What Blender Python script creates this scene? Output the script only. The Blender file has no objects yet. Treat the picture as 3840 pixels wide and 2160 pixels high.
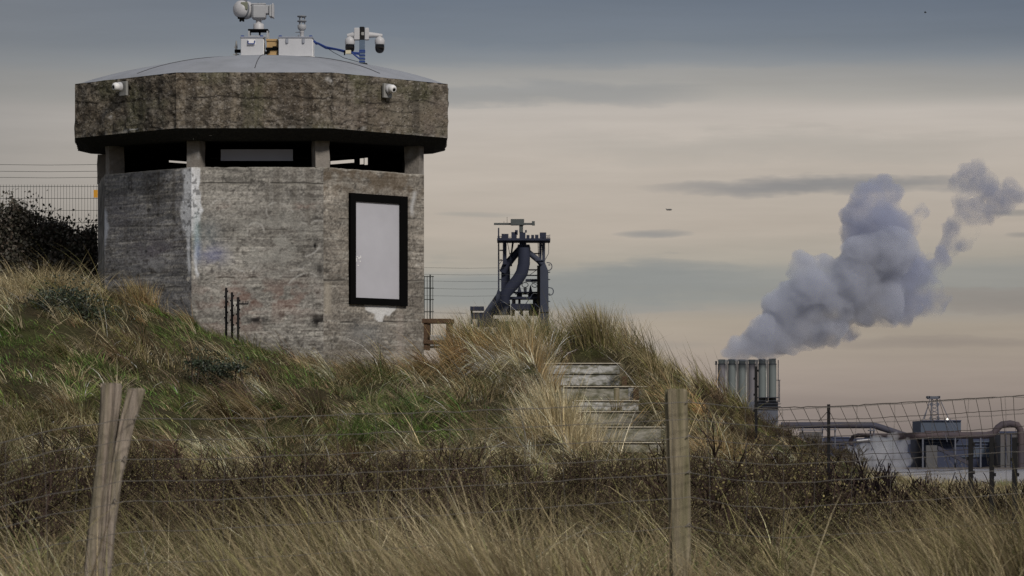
import bpy, math, random
import numpy as np
from mathutils import Vector

random.seed(7)
rng = np.random.default_rng(11)
scene = bpy.context.scene
COL = scene.collection

# ---------------------------------------------------------------- camera
F, CX, YH = 13500.0, 1920.0, 1700.0      # focal length, centre column and horizon row, in photo pixels (3840 wide)
cam_data = bpy.data.cameras.new("camera")
cam = bpy.data.objects.new("camera", cam_data)
COL.objects.link(cam)
cam.location = (0, 0, 0)
cam.rotation_euler = (math.radians(90), 0, 0)
cam_data.sensor_width = 36.0
cam_data.lens = 36.0 * F / 3840.0
cam_data.shift_y = (YH - 1080.0) / 3840.0
cam_data.clip_start = 0.5
cam_data.clip_end = 40000
cam_data.dof.use_dof = True
cam_data.dof.focus_distance = 61.0
cam_data.dof.aperture_fstop = 16.0
scene.camera = cam
scene.render.resolution_x, scene.render.resolution_y = 1024, 576


def s2l(c):
    return tuple(((x / 12.92) if x <= .04045 else ((x + .055) / 1.055) ** 2.4) for x in c)


# ---------------------------------------------------------------- world
SUN_AZ, SUN_EL = math.radians(152), math.radians(36)     # azimuth from +Y towards +X
world = bpy.data.worlds.new("World")
scene.world = world
world.use_nodes = True
WN, WL = world.node_tree.nodes, world.node_tree.links
for n in list(WN):
    WN.remove(n)


def wn(t, **kw):
    n = WN.new(t)
    for k, v in kw.items():
        setattr(n, k, v)
    return n


def wmath(op, a, b=None, c=None, clamp=False):
    n = wn('ShaderNodeMath', operation=op, use_clamp=clamp)
    for i, v in enumerate((a, b, c)):
        if v is None:
            continue
        if isinstance(v, (int, float)):
            n.inputs[i].default_value = v
        else:
            WL.new(v, n.inputs[i])
    return n.outputs[0]


tc = wn('ShaderNodeTexCoord')
sep = wn('ShaderNodeSeparateXYZ')
WL.new(tc.outputs['Generated'], sep.inputs[0])
EL = wmath('ARCSINE', sep.outputs[2])
AZ = wmath('ARCTAN2', sep.outputs[0], sep.outputs[1])


def wnoise(sx, sy, off, detail=4, rough=.55):
    cmb = wn('ShaderNodeCombineXYZ')
    WL.new(wmath('MULTIPLY', AZ, sx), cmb.inputs[0])
    WL.new(wmath('MULTIPLY', EL, sy), cmb.inputs[1])
    cmb.inputs[2].default_value = off
    n = wn('ShaderNodeTexNoise')
    n.inputs['Scale'].default_value = 1.0
    n.inputs['Detail'].default_value = detail
    n.inputs['Roughness'].default_value = rough
    WL.new(cmb.outputs[0], n.inputs['Vector'])
    return n.outputs['Fac']


n_big = wnoise(5, 30, 3.1)
n_fine = wnoise(14, 160, 7.7, 5, .6)
n_puff = wnoise(22, 60, 1.3, 5, .6)
d1 = wmath('MULTIPLY', wmath('SUBTRACT', n_big, .5), .011)
d2 = wmath('MULTIPLY', wmath('SUBTRACT', n_fine, .5), .0045)
EL2 = wmath('ADD', EL, wmath('ADD', d1, d2))
fac = wmath('MULTIPLY', EL2, 1 / .32, clamp=True)
ramp = wn('ShaderNodeValToRGB')
stops = [(0, (.50, .46, .45)), (.012, (.56, .51, .49)), (.022, (.635, .58, .545)), (.036, (.665, .615, .56)),
         (.0395, (.62, .59, .56)), (.042, (.575, .57, .555)), (.0505, (.585, .577, .56)), (.0535, (.66, .625, .58)),
         (.062, (.715, .664, .614)), (.08, (.74, .692, .646)), (.094, (.74, .70, .664)), (.098, (.66, .635, .605)),
         (.105, (.615, .60, .585)), (.1085, (.55, .555, .565)), (.113, (.455, .475, .51)), (.124, (.40, .425, .475)),
         (.16, (.40, .43, .48)), (.22, (.50, .52, .56)), (.32, (.64, .66, .69))]
cr = ramp.color_ramp
while len(cr.elements) > 1:
    cr.elements.remove(cr.elements[-1])
cr.elements[0].position = 0
cr.elements[0].color = (*s2l(stops[0][1]), 1)
for p, c in stops[1:]:
    e = cr.elements.new(p / .32)
    e.color = (*s2l(c), 1)
WL.new(fac, ramp.inputs[0])


def wmix(f, a, b, mode='MIX'):
    m = wn('ShaderNodeMix', data_type='RGBA', blend_type=mode)
    if isinstance(f, (int, float)):
        m.inputs[0].default_value = f
    else:
        WL.new(f, m.inputs[0])
    for i, v in ((6, a), (7, b)):
        if isinstance(v, tuple):
            m.inputs[i].default_value = (*v, 1)
        else:
            WL.new(v, m.inputs[i])
    return m.outputs[2]


sky_col = ramp.outputs[0]


def streak(az0, el0, wa, we, col, amount, sharp=1.0):
    """one long thin strip of dark cloud, its outline broken up by noise"""
    global sky_col
    da = wmath('DIVIDE', wmath('SUBTRACT', AZ, az0), wa)
    ee = wmath('ADD', EL, wmath('ADD', wmath('MULTIPLY', wmath('SUBTRACT', n_puff, .5), we * 3.0), wmath('MULTIPLY', wmath('SUBTRACT', n_fine, .5), we * 2.2)))
    de = wmath('DIVIDE', wmath('SUBTRACT', ee, el0), we)
    r = wmath('ADD', wmath('POWER', wmath('ABSOLUTE', da), 2.5), wmath('MULTIPLY', de, de))
    f = wmath('MULTIPLY', wmath('SUBTRACT', 1.0, r, clamp=True), sharp, clamp=True)
    sky_col = wmix(wmath('MULTIPLY', f, amount), sky_col, s2l(col))


def E_(py): return (YH - py) / F
def A_(px): return (px - CX) / F


streak(A_(3080), E_(709), .052, .0029, (.45, .45, .475), .75, .95)
streak(A_(2450), E_(876), .012, .0012, (.53, .52, .52), .75, 1.0)
streak(A_(1790), E_(806), .013, .0008, (.61, .59, .565), .6, .9)
streak(A_(3790), E_(808), .009, .0010, (.54, .52, .51), .7, 1.0)
streak(A_(3830), E_(885), .006, .0009, (.54, .52, .51), .6, 1.0)
streak(A_(1900), E_(355), .06, .0045, (.56, .555, .555), .55, 1.3)
streak(A_(2250), E_(1072), .060, .0078, (.52, .527, .53), .65, 1.1)
streak(A_(2900), E_(560), .07, .006, (.66, .63, .595), .5, 1.0)
streak(A_(1900), E_(215), .12, .004, (.50, .51, .53), .5, 1.0)
streak(A_(3500), E_(1290), .04, .002, (.56, .515, .49), .6, 1.0)
streak(A_(2300), E_(1300), .03, .0016, (.60, .565, .535), .6, 1.0)
streak(A_(3650), E_(1130), .05, .0035, (.55, .51, .49), .6, 1.3)
# broad light / dark drift along the horizon
left = wmath('MULTIPLY', wmath('SUBTRACT', -.03, AZ), 9.0, clamp=True)
right = wmath('MULTIPLY', wmath('SUBTRACT', AZ, .045), 7.0, clamp=True)
ll = wmix(wmath('MULTIPLY', left, .5), sky_col, s2l((.47, .46, .46)))
up = wmath('MULTIPLY', wmath('SUBTRACT', EL, .095), 60, clamp=True)
ll = wmix(wmath('MULTIPLY', wmath('MULTIPLY', right, up), .5), ll, s2l((.30, .33, .39)))
lo = wmath('SUBTRACT', 1.0, wmath('MULTIPLY', EL, 1 / .075), clamp=True)
ll = wmix(wmath('MULTIPLY', wmath('MULTIPLY', right, lo), .55), ll, s2l((.45, .40, .385)))
fine = wmath('MULTIPLY_ADD', wmath('SUBTRACT', n_fine, .5), .30, 1.0)
vm = wn('ShaderNodeVectorMath', operation='SCALE')
WL.new(ll, vm.inputs[0])
WL.new(fine, vm.inputs['Scale'])
sky = wn('ShaderNodeTexSky')
sky.sky_type = 'NISHITA'
sky.sun_disc = False
sky.sun_elevation = SUN_EL
sky.sun_rotation = SUN_AZ
sk = wn('ShaderNodeVectorMath', operation='SCALE')
WL.new(sky.outputs[0], sk.inputs[0])
sk.inputs['Scale'].default_value = .08
tot = wmix(.10, vm.outputs[0], sk.outputs[0])
bg = wn('ShaderNodeBackground')
bg.inputs['Strength'].default_value = 1.0
WL.new(tot, bg.inputs['Color'])
out = wn('ShaderNodeOutputWorld')
WL.new(bg.outputs[0], out.inputs['Surface'])

sun_data = bpy.data.lights.new("sun", 'SUN')
sun_data.energy = 2.3
sun_data.angle = math.radians(10)
sun_data.color = (1.0, .93, .84)
sun = bpy.data.objects.new("sun", sun_data)
COL.objects.link(sun)
sd = Vector((math.sin(SUN_AZ) * math.cos(SUN_EL), math.cos(SUN_AZ) * math.cos(SUN_EL), math.sin(SUN_EL)))
sun.rotation_euler = (-sd).to_track_quat('-Z', 'Y').to_euler()
sun.location = sd * 100
scene.view_settings.view_transform = 'Standard'
scene.view_settings.look = 'None'
scene.view_settings.exposure = 0.0
scene.view_settings.gamma = 1.0
scene.view_settings.use_curve_mapping = False
scene.cycles.max_bounces = 6
scene.cycles.diffuse_bounces = 3
scene.cycles.glossy_bounces = 3
scene.cycles.transparent_max_bounces = 8
scene.cycles.volume_bounces = 3
scene.cycles.volume_max_steps = 128
scene.cycles.use_denoising = True
scene.cycles.denoiser = 'OPENIMAGEDENOISE'
scene.cycles.denoising_input_passes = 'RGB_ALBEDO_NORMAL'
scene.cycles.denoising_prefilter = 'NONE'


# ---------------------------------------------------------------- helpers
def P(px, py, d):
    """the point that stands d metres away and shows at photo pixel (px, py)"""
    return ((px - CX) / F * d, d, (YH - py) / F * d)


def tag(o, label=None, cat=None, group=None, kind=None):
    if label: o['label'] = label
    if cat: o['category'] = cat
    if group: o['group'] = group
    if kind: o['kind'] = kind
    return o


def thing(name, label, cat, loc=(0, 0, 0), group=None):
    o = bpy.data.objects.new(name, None)
    o.empty_display_size = .3
    COL.objects.link(o)
    o.location = loc
    return tag(o, label, cat, group)


def origin(o):
    p = Vector((0, 0, 0))
    while o is not None:
        p += o.location
        o = o.parent
    return p


class MB:
    def __init__(self):
        self.v, self.f, self.s = [], [], []

    def add(self, vs, fs, smooth=False):
        b = len(self.v)
        self.v += [tuple(x) for x in vs]
        self.f += [tuple(i + b for i in q) for q in fs]
        self.s += [smooth] * len(fs)
        return self

    def box(self, c, s, rz=0.0, taper=1.0, bev=0.0):
        hx, hy, hz = s[0] / 2, s[1] / 2, s[2] / 2
        ca, sa = math.cos(rz), math.sin(rz)
        if bev <= 0:
            pts = []
            for z, t in ((-hz, 1), (hz, taper)):
                for x, y in ((-hx, -hy), (hx, -hy), (hx, hy), (-hx, hy)):
                    pts.append((c[0] + (x * ca - y * sa) * t, c[1] + (x * sa + y * ca) * t, c[2] + z))
            self.add(pts, [(3, 2, 1, 0), (4, 5, 6, 7), (0, 1, 5, 4), (1, 2, 6, 5), (2, 3, 7, 6), (3, 0, 4, 7)])
        else:
            rings = []
            for z, k in ((-hz, 1), (-hz + bev, 0), (hz - bev, 0), (hz, 1)):
                i = bev if k else 0
                X, Y, b = hx - i, hy - i, bev * .6
                ring = [(-X, -Y + b), (-X + b, -Y), (X - b, -Y), (X, -Y + b), (X, Y - b), (X - b, Y), (-X + b, Y), (-X, Y - b)]
                rings.append([(c[0] + x * ca - y * sa, c[1] + x * sa + y * ca, c[2] + z) for x, y in ring])
            self.rings(rings, True)
        return self

    def rings(self, rings, caps=True, smooth=False):
        n = len(rings[0])
        vs = [p for r in rings for p in r]
        fs = []
        for k in range(len(rings) - 1):
            for i in range(n):
                j = (i + 1) % n
                fs.append((k * n + i, k * n + j, (k + 1) * n + j, (k + 1) * n + i))
        self.add(vs, fs, smooth)
        if caps:
            self.add(rings[0], [tuple(range(n - 1, -1, -1))])
            self.add(rings[-1], [tuple(range(n))])
        return self

    def tube(self, pts, r, n=8, caps=True, smooth=True):
        pts = [Vector(p) for p in pts]
        rs = r if isinstance(r, (list, tuple)) else [r] * len(pts)
        rings = []
        ref = None
        for i, p in enumerate(pts):
            t = (pts[min(i + 1, len(pts) - 1)] - pts[max(i - 1, 0)]).normalized()
            if ref is None:
                ref = Vector((0, 0, 1)) if abs(t.z) < .9 else Vector((1, 0, 0))
            u = ref - t * ref.dot(t)
            if u.length < 1e-5:
                u = t.orthogonal()
            u.normalize()
            ref = u
            w = t.cross(u)
            rings.append([p + (u * math.cos(2 * math.pi * k / n) + w * math.sin(2 * math.pi * k / n)) * rs[i] for k in range(n)])
        return self.rings(rings, caps, smooth)

    def lathe(self, base, prof, n=20, axis=(0, 0, 1), smooth=True):
        ax = Vector(axis).normalized()
        u = ax.orthogonal().normalized()
        w = ax.cross(u)
        base = Vector(base)
        rings = [[base + ax * h + (u * math.cos(2 * math.pi * k / n) + w * math.sin(2 * math.pi * k / n)) * max(r, 1e-4)
                  for k in range(n)] for r, h in prof]
        return self.rings(rings, True, smooth)

    def prism(self, outline, d0, d1):
        """outline in photo pixels given real distance d0 and thickness d1 - d0"""
        a = [P(x, y, d0) for x, y in outline]
        b = [(p[0], d1, p[2]) for p in a]
        n = len(a)
        fs = [tuple(range(n)), tuple(range(2 * n - 1, n - 1, -1))]
        for i in range(n):
            j = (i + 1) % n
            fs.append((i, n + i, n + j, j))
        return self.add(a + b, fs)

    def rect(self, x0, y0, x1, y1, d0, d1):
        return self.prism([(x0, y1), (x1, y1), (x1, y0), (x0, y0)], d0, d1)

    def build(self, name, m, parent=None):
        o = origin(parent) if parent is not None else Vector((0, 0, 0))
        me = bpy.data.meshes.new(name)
        me.from_pydata([(p[0] - o.x, p[1] - o.y, p[2] - o.z) for p in self.v], [], self.f)
        me.polygons.foreach_set('use_smooth', self.s)
        me.materials.append(m)
        me.update()
        ob = bpy.data.objects.new(name, me)
        COL.objects.link(ob)
        if parent is not None:
            ob.parent = parent
        return ob

    def build_top(self, name, m, label, cat, group=None, kind=None):
        """a thing that is one mesh: its origin goes to its base"""
        xs = np.array(self.v)
        c = xs.mean(0)
        base = (c[0], c[1], xs[:, 2].min())
        me = bpy.data.meshes.new(name)
        me.from_pydata([(p[0] - base[0], p[1] - base[1], p[2] - base[2]) for p in self.v], [], self.f)
        me.polygons.foreach_set('use_smooth', self.s)
        me.materials.append(m)
        ob = bpy.data.objects.new(name, me)
        ob.location = base
        COL.objects.link(ob)
        return tag(ob, label, cat, group, kind)


def mesh_np(name, verts, quads, m, cols=None, parent=None, smooth=False):
    verts = np.asarray(verts, np.float32).reshape(-1, 3)
    quads = np.asarray(quads, np.int32)
    k = quads.shape[1]
    o = origin(parent) if parent is not None else Vector((0, 0, 0))
    if o.length > 0:
        verts = verts - np.array(o, np.float32)
    me = bpy.data.meshes.new(name)
    me.vertices.add(len(verts))
    me.vertices.foreach_set('co', np.ascontiguousarray(verts, np.float32).ravel())
    me.loops.add(quads.size)
    me.loops.foreach_set('vertex_index', quads.ravel())
    me.polygons.add(len(quads))
    me.polygons.foreach_set('loop_start', np.arange(0, quads.size, k, dtype=np.int32))
    me.polygons.foreach_set('loop_total', np.full(len(quads), k, np.int32))
    me.polygons.foreach_set('use_smooth', np.full(len(quads), smooth))
    if cols is not None:
        a = me.attributes.new('tint', 'FLOAT_COLOR', 'POINT')
        c4 = np.ones((len(verts), 4), np.float32)
        c4[:, :3] = cols
        a.data.foreach_set('color', c4.ravel())
    me.materials.append(m)
    me.update(calc_edges=True)
    ob = bpy.data.objects.new(name, me)
    COL.objects.link(ob)
    if parent is not None:
        ob.parent = parent
    return ob


def hash2(ix, iy, seed):
    h = (ix.astype(np.int64) * 374761393 + iy.astype(np.int64) * 668265263 + seed * 1442695041) & 0xffffffff
    h = ((h ^ (h >> 13)) * 1274126177) & 0xffffffff
    return ((h ^ (h >> 16)) & 0xffff) / 65535.0


def vnoise(x, y, seed=0):
    x, y = np.asarray(x, float), np.asarray(y, float)
    ix, iy = np.floor(x), np.floor(y)
    fx, fy = x - ix, y - iy
    fx, fy = fx * fx * (3 - 2 * fx), fy * fy * (3 - 2 * fy)
    a, b = hash2(ix, iy, seed), hash2(ix + 1, iy, seed)
    c, d = hash2(ix, iy + 1, seed), hash2(ix + 1, iy + 1, seed)
    return (a * (1 - fx) + b * fx) * (1 - fy) + (c * (1 - fx) + d * fx) * fy


def fbm(x, y, seed=0, oct=4, gain=.5):
    s, a, t = 0, 1.0, 0
    for k in range(oct):
        s = s + a * vnoise(np.asarray(x) * 2 ** k + 17.3 * k, np.asarray(y) * 2 ** k - 9.1 * k, seed + k)
        t += a
        a *= gain
    return s / t


def sstep(a, b, x):
    t = np.clip((x - a) / (b - a), 0, 1)
    return t * t * (3 - 2 * t)


# ---------------------------------------------------------------- materials
def mat(name, base=(.5, .5, .5), rough=.7, metal=0.0, spec=.3, var=.25, scale=8.0, var_scale3=None, bump=0.0, bump_scale=40.0,
        attr=False, second=None, second_scale=3.0, second_amt=.5, emit=None, trans=0.0, second_lo=.45, second_hi=.65):
    m = bpy.data.materials.new(name)
    m.use_nodes = True
    N, L = m.node_tree.nodes, m.node_tree.links
    b = N['Principled BSDF']
    b.inputs['Roughness'].default_value = rough
    b.inputs['Metallic'].default_value = metal
    b.inputs['Specular IOR Level'].default_value = spec
    t = N.new('ShaderNodeTexCoord')
    co = t.outputs['Object']
    if var_scale3:
        mp = N.new('ShaderNodeMapping')
        mp.inputs['Scale'].default_value = var_scale3
        L.new(co, mp.inputs[0])
        co2 = mp.outputs[0]
    else:
        co2 = co
    nz = N.new('ShaderNodeTexNoise')
    nz.inputs['Scale'].default_value = scale
    nz.inputs['Detail'].default_value = 6
    nz.inputs['Roughness'].default_value = .62
    L.new(co2, nz.inputs['Vector'])
    if attr:
        at = N.new('ShaderNodeAttribute')
        at.attribute_name = 'tint'
        src = at.outputs['Color']
    else:
        rgb = N.new('ShaderNodeRGB')
        rgb.outputs[0].default_value = (*base, 1)
        src = rgb.outputs[0]
    if second:
        n2 = N.new('ShaderNodeTexNoise')
        n2.inputs['Scale'].default_value = second_scale
        n2.inputs['Detail'].default_value = 5
        L.new(co2, n2.inputs['Vector'])
        mr = N.new('ShaderNodeMapRange')
        mr.inputs[1].default_value = second_lo
        mr.inputs[2].default_value = second_hi
        mr.inputs[4].default_value = second_amt
        L.new(n2.outputs['Fac'], mr.inputs[0])
        mx = N.new('ShaderNodeMix')
        mx.data_type = 'RGBA'
        L.new(mr.outputs[0], mx.inputs[0])
        L.new(src, mx.inputs[6])
        mx.inputs[7].default_value = (*second, 1)
        src = mx.outputs[2]
    ma = N.new('ShaderNodeMath')
    ma.operation = 'MULTIPLY_ADD'
    ma.inputs[1].default_value = var * 2
    ma.inputs[2].default_value = 1 - var
    L.new(nz.outputs['Fac'], ma.inputs[0])
    sc = N.new('ShaderNodeVectorMath')
    sc.operation = 'SCALE'
    L.new(src, sc.inputs[0])
    L.new(ma.outputs[0], sc.inputs['Scale'])
    L.new(sc.outputs[0], b.inputs['Base Color'])
    if bump > 0:
        n3 = N.new('ShaderNodeTexNoise')
        n3.inputs['Scale'].default_value = bump_scale
        n3.inputs['Detail'].default_value = 5
        n3.inputs['Roughness'].default_value = .65
        L.new(co2, n3.inputs['Vector'])
        bp = N.new('ShaderNodeBump')
        bp.inputs['Strength'].default_value = 1.0
        bp.inputs['Distance'].default_value = bump
        L.new(n3.outputs['Fac'], bp.inputs['Height'])
        L.new(bp.outputs[0], b.inputs['Normal'])
    if emit:
        b.inputs['Emission Color'].default_value = (*emit[:3], 1)
        b.inputs['Emission Strength'].default_value = emit[3]
    if trans > 0:
        tr = N.new('ShaderNodeBsdfTranslucent')
        L.new(sc.outputs[0], tr.inputs['Color'])
        mxs = N.new('ShaderNodeMixShader')
        mxs.inputs[0].default_value = trans
        o = N['Material Output']
        L.new(b.outputs[0], mxs.inputs[1])
        L.new(tr.outputs[0], mxs.inputs[2])
        L.new(mxs.outputs[0], o.inputs['Surface'])
    return m


M = {}
M['concrete'] = mat('board_marked_concrete', rough=.92, spec=.15, attr=True, var=.28, scale=26, bump=.012, bump_scale=34)
M['rough_concrete'] = mat('rough_dark_concrete', rough=.95, spec=.1, attr=True, var=.42, scale=17, bump=.05, bump_scale=16)
M['shade_dark'] = mat('shade_dark_interior', (.012, .011, .010), rough=.95, spec=.05, var=.3)  # near-black colour stands in for shade in the room behind the slot
M['pillar'] = mat('pillar_concrete', (.24, .22, .20), rough=.9, spec=.15, var=.4, scale=9, bump=.015, bump_scale=30, second=(.42, .42, .42), second_scale=4, second_amt=.45, second_lo=.55, second_hi=.66)
M['felt'] = mat('roofing_felt', (.30, .315, .35), rough=.8, spec=.2, var=.15, scale=3, bump=.004, bump_scale=25, second=(.22, .23, .25), second_scale=1.2)
M['seam'] = mat('felt_seam', (.07, .07, .08), rough=.9, var=.3)
M['black'] = mat('black_painted_steel', (.004, .004, .004), rough=.8, spec=.04, var=.2)
M['iron'] = mat('black_iron', (.010, .010, .011), rough=.7, spec=.2, var=.3)
M['pane'] = mat('frosted_pane', (.47, .47, .515), rough=.30, spec=.4, var=.22, scale=.9)
M['panel'] = mat('blue_grey_board', (.60, .63, .74), rough=.6, var=.08, scale=2)
M['decal'] = mat('white_decal', (.8, .8, .8), rough=.6, var=.1)
M['alu'] = mat('aluminium_sheet', (.50, .51, .54), rough=.5, metal=.15, spec=.5, var=.12, scale=5, bump=.001, bump_scale=30)
M['alu_dark'] = mat('aluminium_trim', (.30, .32, .37), rough=.5, metal=.3, var=.15)
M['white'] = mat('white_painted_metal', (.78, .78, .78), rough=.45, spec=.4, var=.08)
M['camgrey'] = mat('camera_grey_paint', (.36, .37, .39), rough=.5, spec=.35, var=.12, scale=12)
M['camlight'] = mat('pale_grey_paint', (.48, .48, .50), rough=.45, spec=.4, var=.10)
M['camdark'] = mat('dark_grey_paint', (.16, .17, .19), rough=.5, var=.15)
M['olive'] = mat('olive_cover', (.20, .21, .16), rough=.6, var=.2)
M['gloss'] = mat('black_dome', (.006, .006, .007), rough=.12, spec=.5, var=.05)
M['blue'] = mat('blue_strap', (.02, .05, .22), rough=.6, var=.3)
M['mast'] = mat('blue_grey_mast', (.10, .14, .20), rough=.5, var=.25, scale=10)
M['tan'] = mat('tan_plywood', (.42, .28, .13), rough=.7, var=.3, scale=12)
M['beige'] = mat('beige_plastic', (.6, .55, .4), rough=.5, var=.1)
M['plate'] = mat('grey_plate', (.30, .30, .29), rough=.5, metal=.2, var=.2)
M['oldwood'] = mat('grey_weathered_wood', (.32, .27, .225), rough=.85, spec=.15, var=.85, scale=7, var_scale3=(9, 9, .8), bump=.012, bump_scale=9, second=(.15, .14, .07), second_scale=2.5, second_amt=.6)
M['postwood'] = mat('greenish_post_wood', (.25, .215, .15), rough=.85, spec=.15, var=.8, scale=7, var_scale3=(9, 9, .7), bump=.01, bump_scale=9, second=(.10, .10, .045), second_scale=2.2, second_amt=.7)
M['brownwood'] = mat('brown_stained_wood', (.085, .05, .03), rough=.8, var=.4, scale=14, bump=.004)
M['step'] = mat('whitewashed_step_board', (.50, .50, .49), rough=.9, var=.55, scale=9, bump=.01, bump_scale=14, var_scale3=(1, 1, 2.2), second=(.15, .145, .10), second_scale=7.5, second_amt=.9, second_lo=.44, second_hi=.60)
M['step_old'] = mat('lichened_step_board', (.33, .315, .27), rough=.9, var=.6, scale=9, bump=.012, bump_scale=14, var_scale3=(1, 1, 2.2), second=(.12, .12, .075), second_scale=5.5, second_amt=.85, second_lo=.42, second_hi=.60)
M['step_edge'] = mat('pale_board_edge', (.46, .42, .34), rough=.9, var=.5, scale=8)
M['stone'] = mat('grey_slab', (.34, .34, .34), rough=.9, var=.3)
M['wire'] = mat('galvanised_wire', (.17, .155, .14), rough=.6, metal=.4, var=.3, scale=30)
M['netwire'] = mat('rusty_net_wire', (.05, .042, .036), rough=.75, var=.3)
M['mesh'] = mat('dark_green_grey_mesh', (.055, .06, .058), rough=.6, var=.2)
M['yellow'] = mat('yellow_sign_paint', (.62, .30, .03), rough=.5, var=.2)
M['grass'] = mat('grass_blades', rough=.75, spec=.12, attr=True, var=.22, scale=3, trans=.22)
M['leaf'] = mat('shrub_leaves', rough=.5, spec=.3, attr=True, var=.2, scale=10, trans=.12)
M['twig'] = mat('twig_bark', rough=.9, spec=.1, attr=True, var=.3, scale=10)
M['soil'] = mat('litter_covered_sand', (.05, .042, .024), rough=1, spec=.05, var=.5, scale=7, bump=.03, bump_scale=18, second=(.05, .06, .02), second_scale=.7, second_amt=.7)
M['navy'] = mat('navy_furnace_steel', (.028, .033, .056), rough=.75, spec=.2, var=.25, scale=.12)
M['navy_light'] = mat('slate_furnace_steel', (.052, .060, .088), rough=.75, spec=.2, var=.25, scale=.12)
M['navy_grey'] = mat('grey_green_crane_steel', (.075, .085, .085), rough=.7, var=.2, scale=.2)
M['stovewhite'] = mat('pale_stove_shell', (.5, .5, .52), rough=.6, var=.2, scale=.2)
M['chimney'] = mat('green_grey_cladding', (.135, .155, .155), rough=.7, var=.25, scale=.10, var_scale3=(1, 1, .15))
M['chimney_b'] = mat('purple_grey_cladding', (.145, .14, .155), rough=.7, var=.25, scale=.10, var_scale3=(1, 1, .15))
M['chimring'] = mat('chimney_ring_steel', (.05, .055, .07), rough=.7, var=.2)
M['duct'] = mat('cream_duct_cladding', (.72, .70, .66), rough=.6, var=.1, scale=.1)
M['boiler'] = mat('slate_boiler_cladding', (.10, .11, .14), rough=.7, var=.25, scale=.08)
M['pipe'] = mat('grey_purple_pipe', (.046, .048, .072), rough=.7, var=.3, scale=.15, second=(.065, .052, .055), second_scale=.06, second_amt=.7)
M['rustpipe'] = mat('rusty_red_pipe', (.072, .055, .06), rough=.75, var=.3, scale=.15, second=(.046, .046, .066), second_scale=.05, second_amt=.7)
M['hall'] = mat('navy_hall_cladding', (.042, .052, .095), rough=.7, var=.25, scale=.1, var_scale3=(1, 1, .3))
M['hall_blue'] = mat('slate_blue_cladding', (.075, .095, .135), rough=.7, var=.2, scale=.1, var_scale3=(1, 1, .3))
M['hall_grey'] = mat('grey_silo_cladding', (.105, .105, .112), rough=.8, var=.25, scale=.1, second=(.13, .09, .08), second_scale=.05, second_amt=.6)
M['lattice'] = mat('grey_lattice_steel', (.11, .118, .15), rough=.6, var=.2, scale=.3)
M['lamp'] = mat('lit_lamp', (.9, .9, .85), rough=.5, emit=(1, .95, .8, 1.6))
M['bank'] = mat('far_quay_ground', (.10, .09, .085), rough=1, var=.3, scale=.02)
M['plane'] = mat('aircraft_grey', (.13, .13, .13), rough=.5)
M['bird'] = mat('dark_plumage', (.03, .03, .035), rough=.9)


def water_mat():
    m = bpy.data.materials.new('canal_water')
    m.use_nodes = True
    N, L = m.node_tree.nodes, m.node_tree.links
    b = N['Principled BSDF']
    b.inputs['Base Color'].default_value = (.20, .18, .185, 1)
    b.inputs['Roughness'].default_value = .22
    t = N.new('ShaderNodeTexCoord')
    mp = N.new('ShaderNodeMapping')
    mp.inputs['Scale'].default_value = (.12, .5, 1)
    n = N.new('ShaderNodeTexNoise')
    n.inputs['Scale'].default_value = 1.0
    n.inputs['Detail'].default_value = 6
    bp = N.new('ShaderNodeBump')
    bp.inputs['Distance'].default_value = .12
    L.new(t.outputs['Object'], mp.inputs[0])
    L.new(mp.outputs[0], n.inputs['Vector'])
    L.new(n.outputs['Fac'], bp.inputs['Height'])
    L.new(bp.outputs[0], b.inputs['Normal'])
    return m


M['water'] = water_mat()


def steam_mat(name, color, dens, scale, lo, hi, aniso=.2, step=.5):
    m = bpy.data.materials.new(name)
    m.use_nodes = True
    N, L = m.node_tree.nodes, m.node_tree.links
    N.remove(N['Principled BSDF'])
    v = N.new('ShaderNodeVolumePrincipled')
    v.inputs['Color'].default_value = (*color, 1)
    v.inputs['Anisotropy'].default_value = aniso
    t = N.new('ShaderNodeTexCoord')
    n = N.new('ShaderNodeTexNoise')
    n.inputs['Scale'].default_value = scale
    n.inputs['Detail'].default_value = 4
    n.inputs['Roughness'].default_value = .6
    mr = N.new('ShaderNodeMapRange')
    mr.interpolation_type = 'SMOOTHSTEP'
    mr.inputs[1].default_value = lo
    mr.inputs[2].default_value = hi
    mr.inputs[3].default_value = 0
    mr.inputs[4].default_value = dens
    L.new(t.outputs['Object'], n.inputs['Vector'])
    L.new(n.outputs['Fac'], mr.inputs[0])
    L.new(mr.outputs[0], v.inputs['Density'])
    L.new(v.outputs[0], N['Material Output'].inputs['Volume'])
    m.cycles.volume_step_rate = step
    return m


M['plume'] = steam_mat('dense_steam', (.85, .875, .96), .20, .06, .28, .54)
M['loose'] = steam_mat('loose_steam', (.72, .755, .89), .16, .06, .36, .58)
M['wisp'] = steam_mat('thin_steam', (.60, .64, .78), .11, .065, .40, .58)
M['steam'] = steam_mat('white_ground_steam', (.99, .985, .99), .09, .16, .24, .50)

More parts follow.
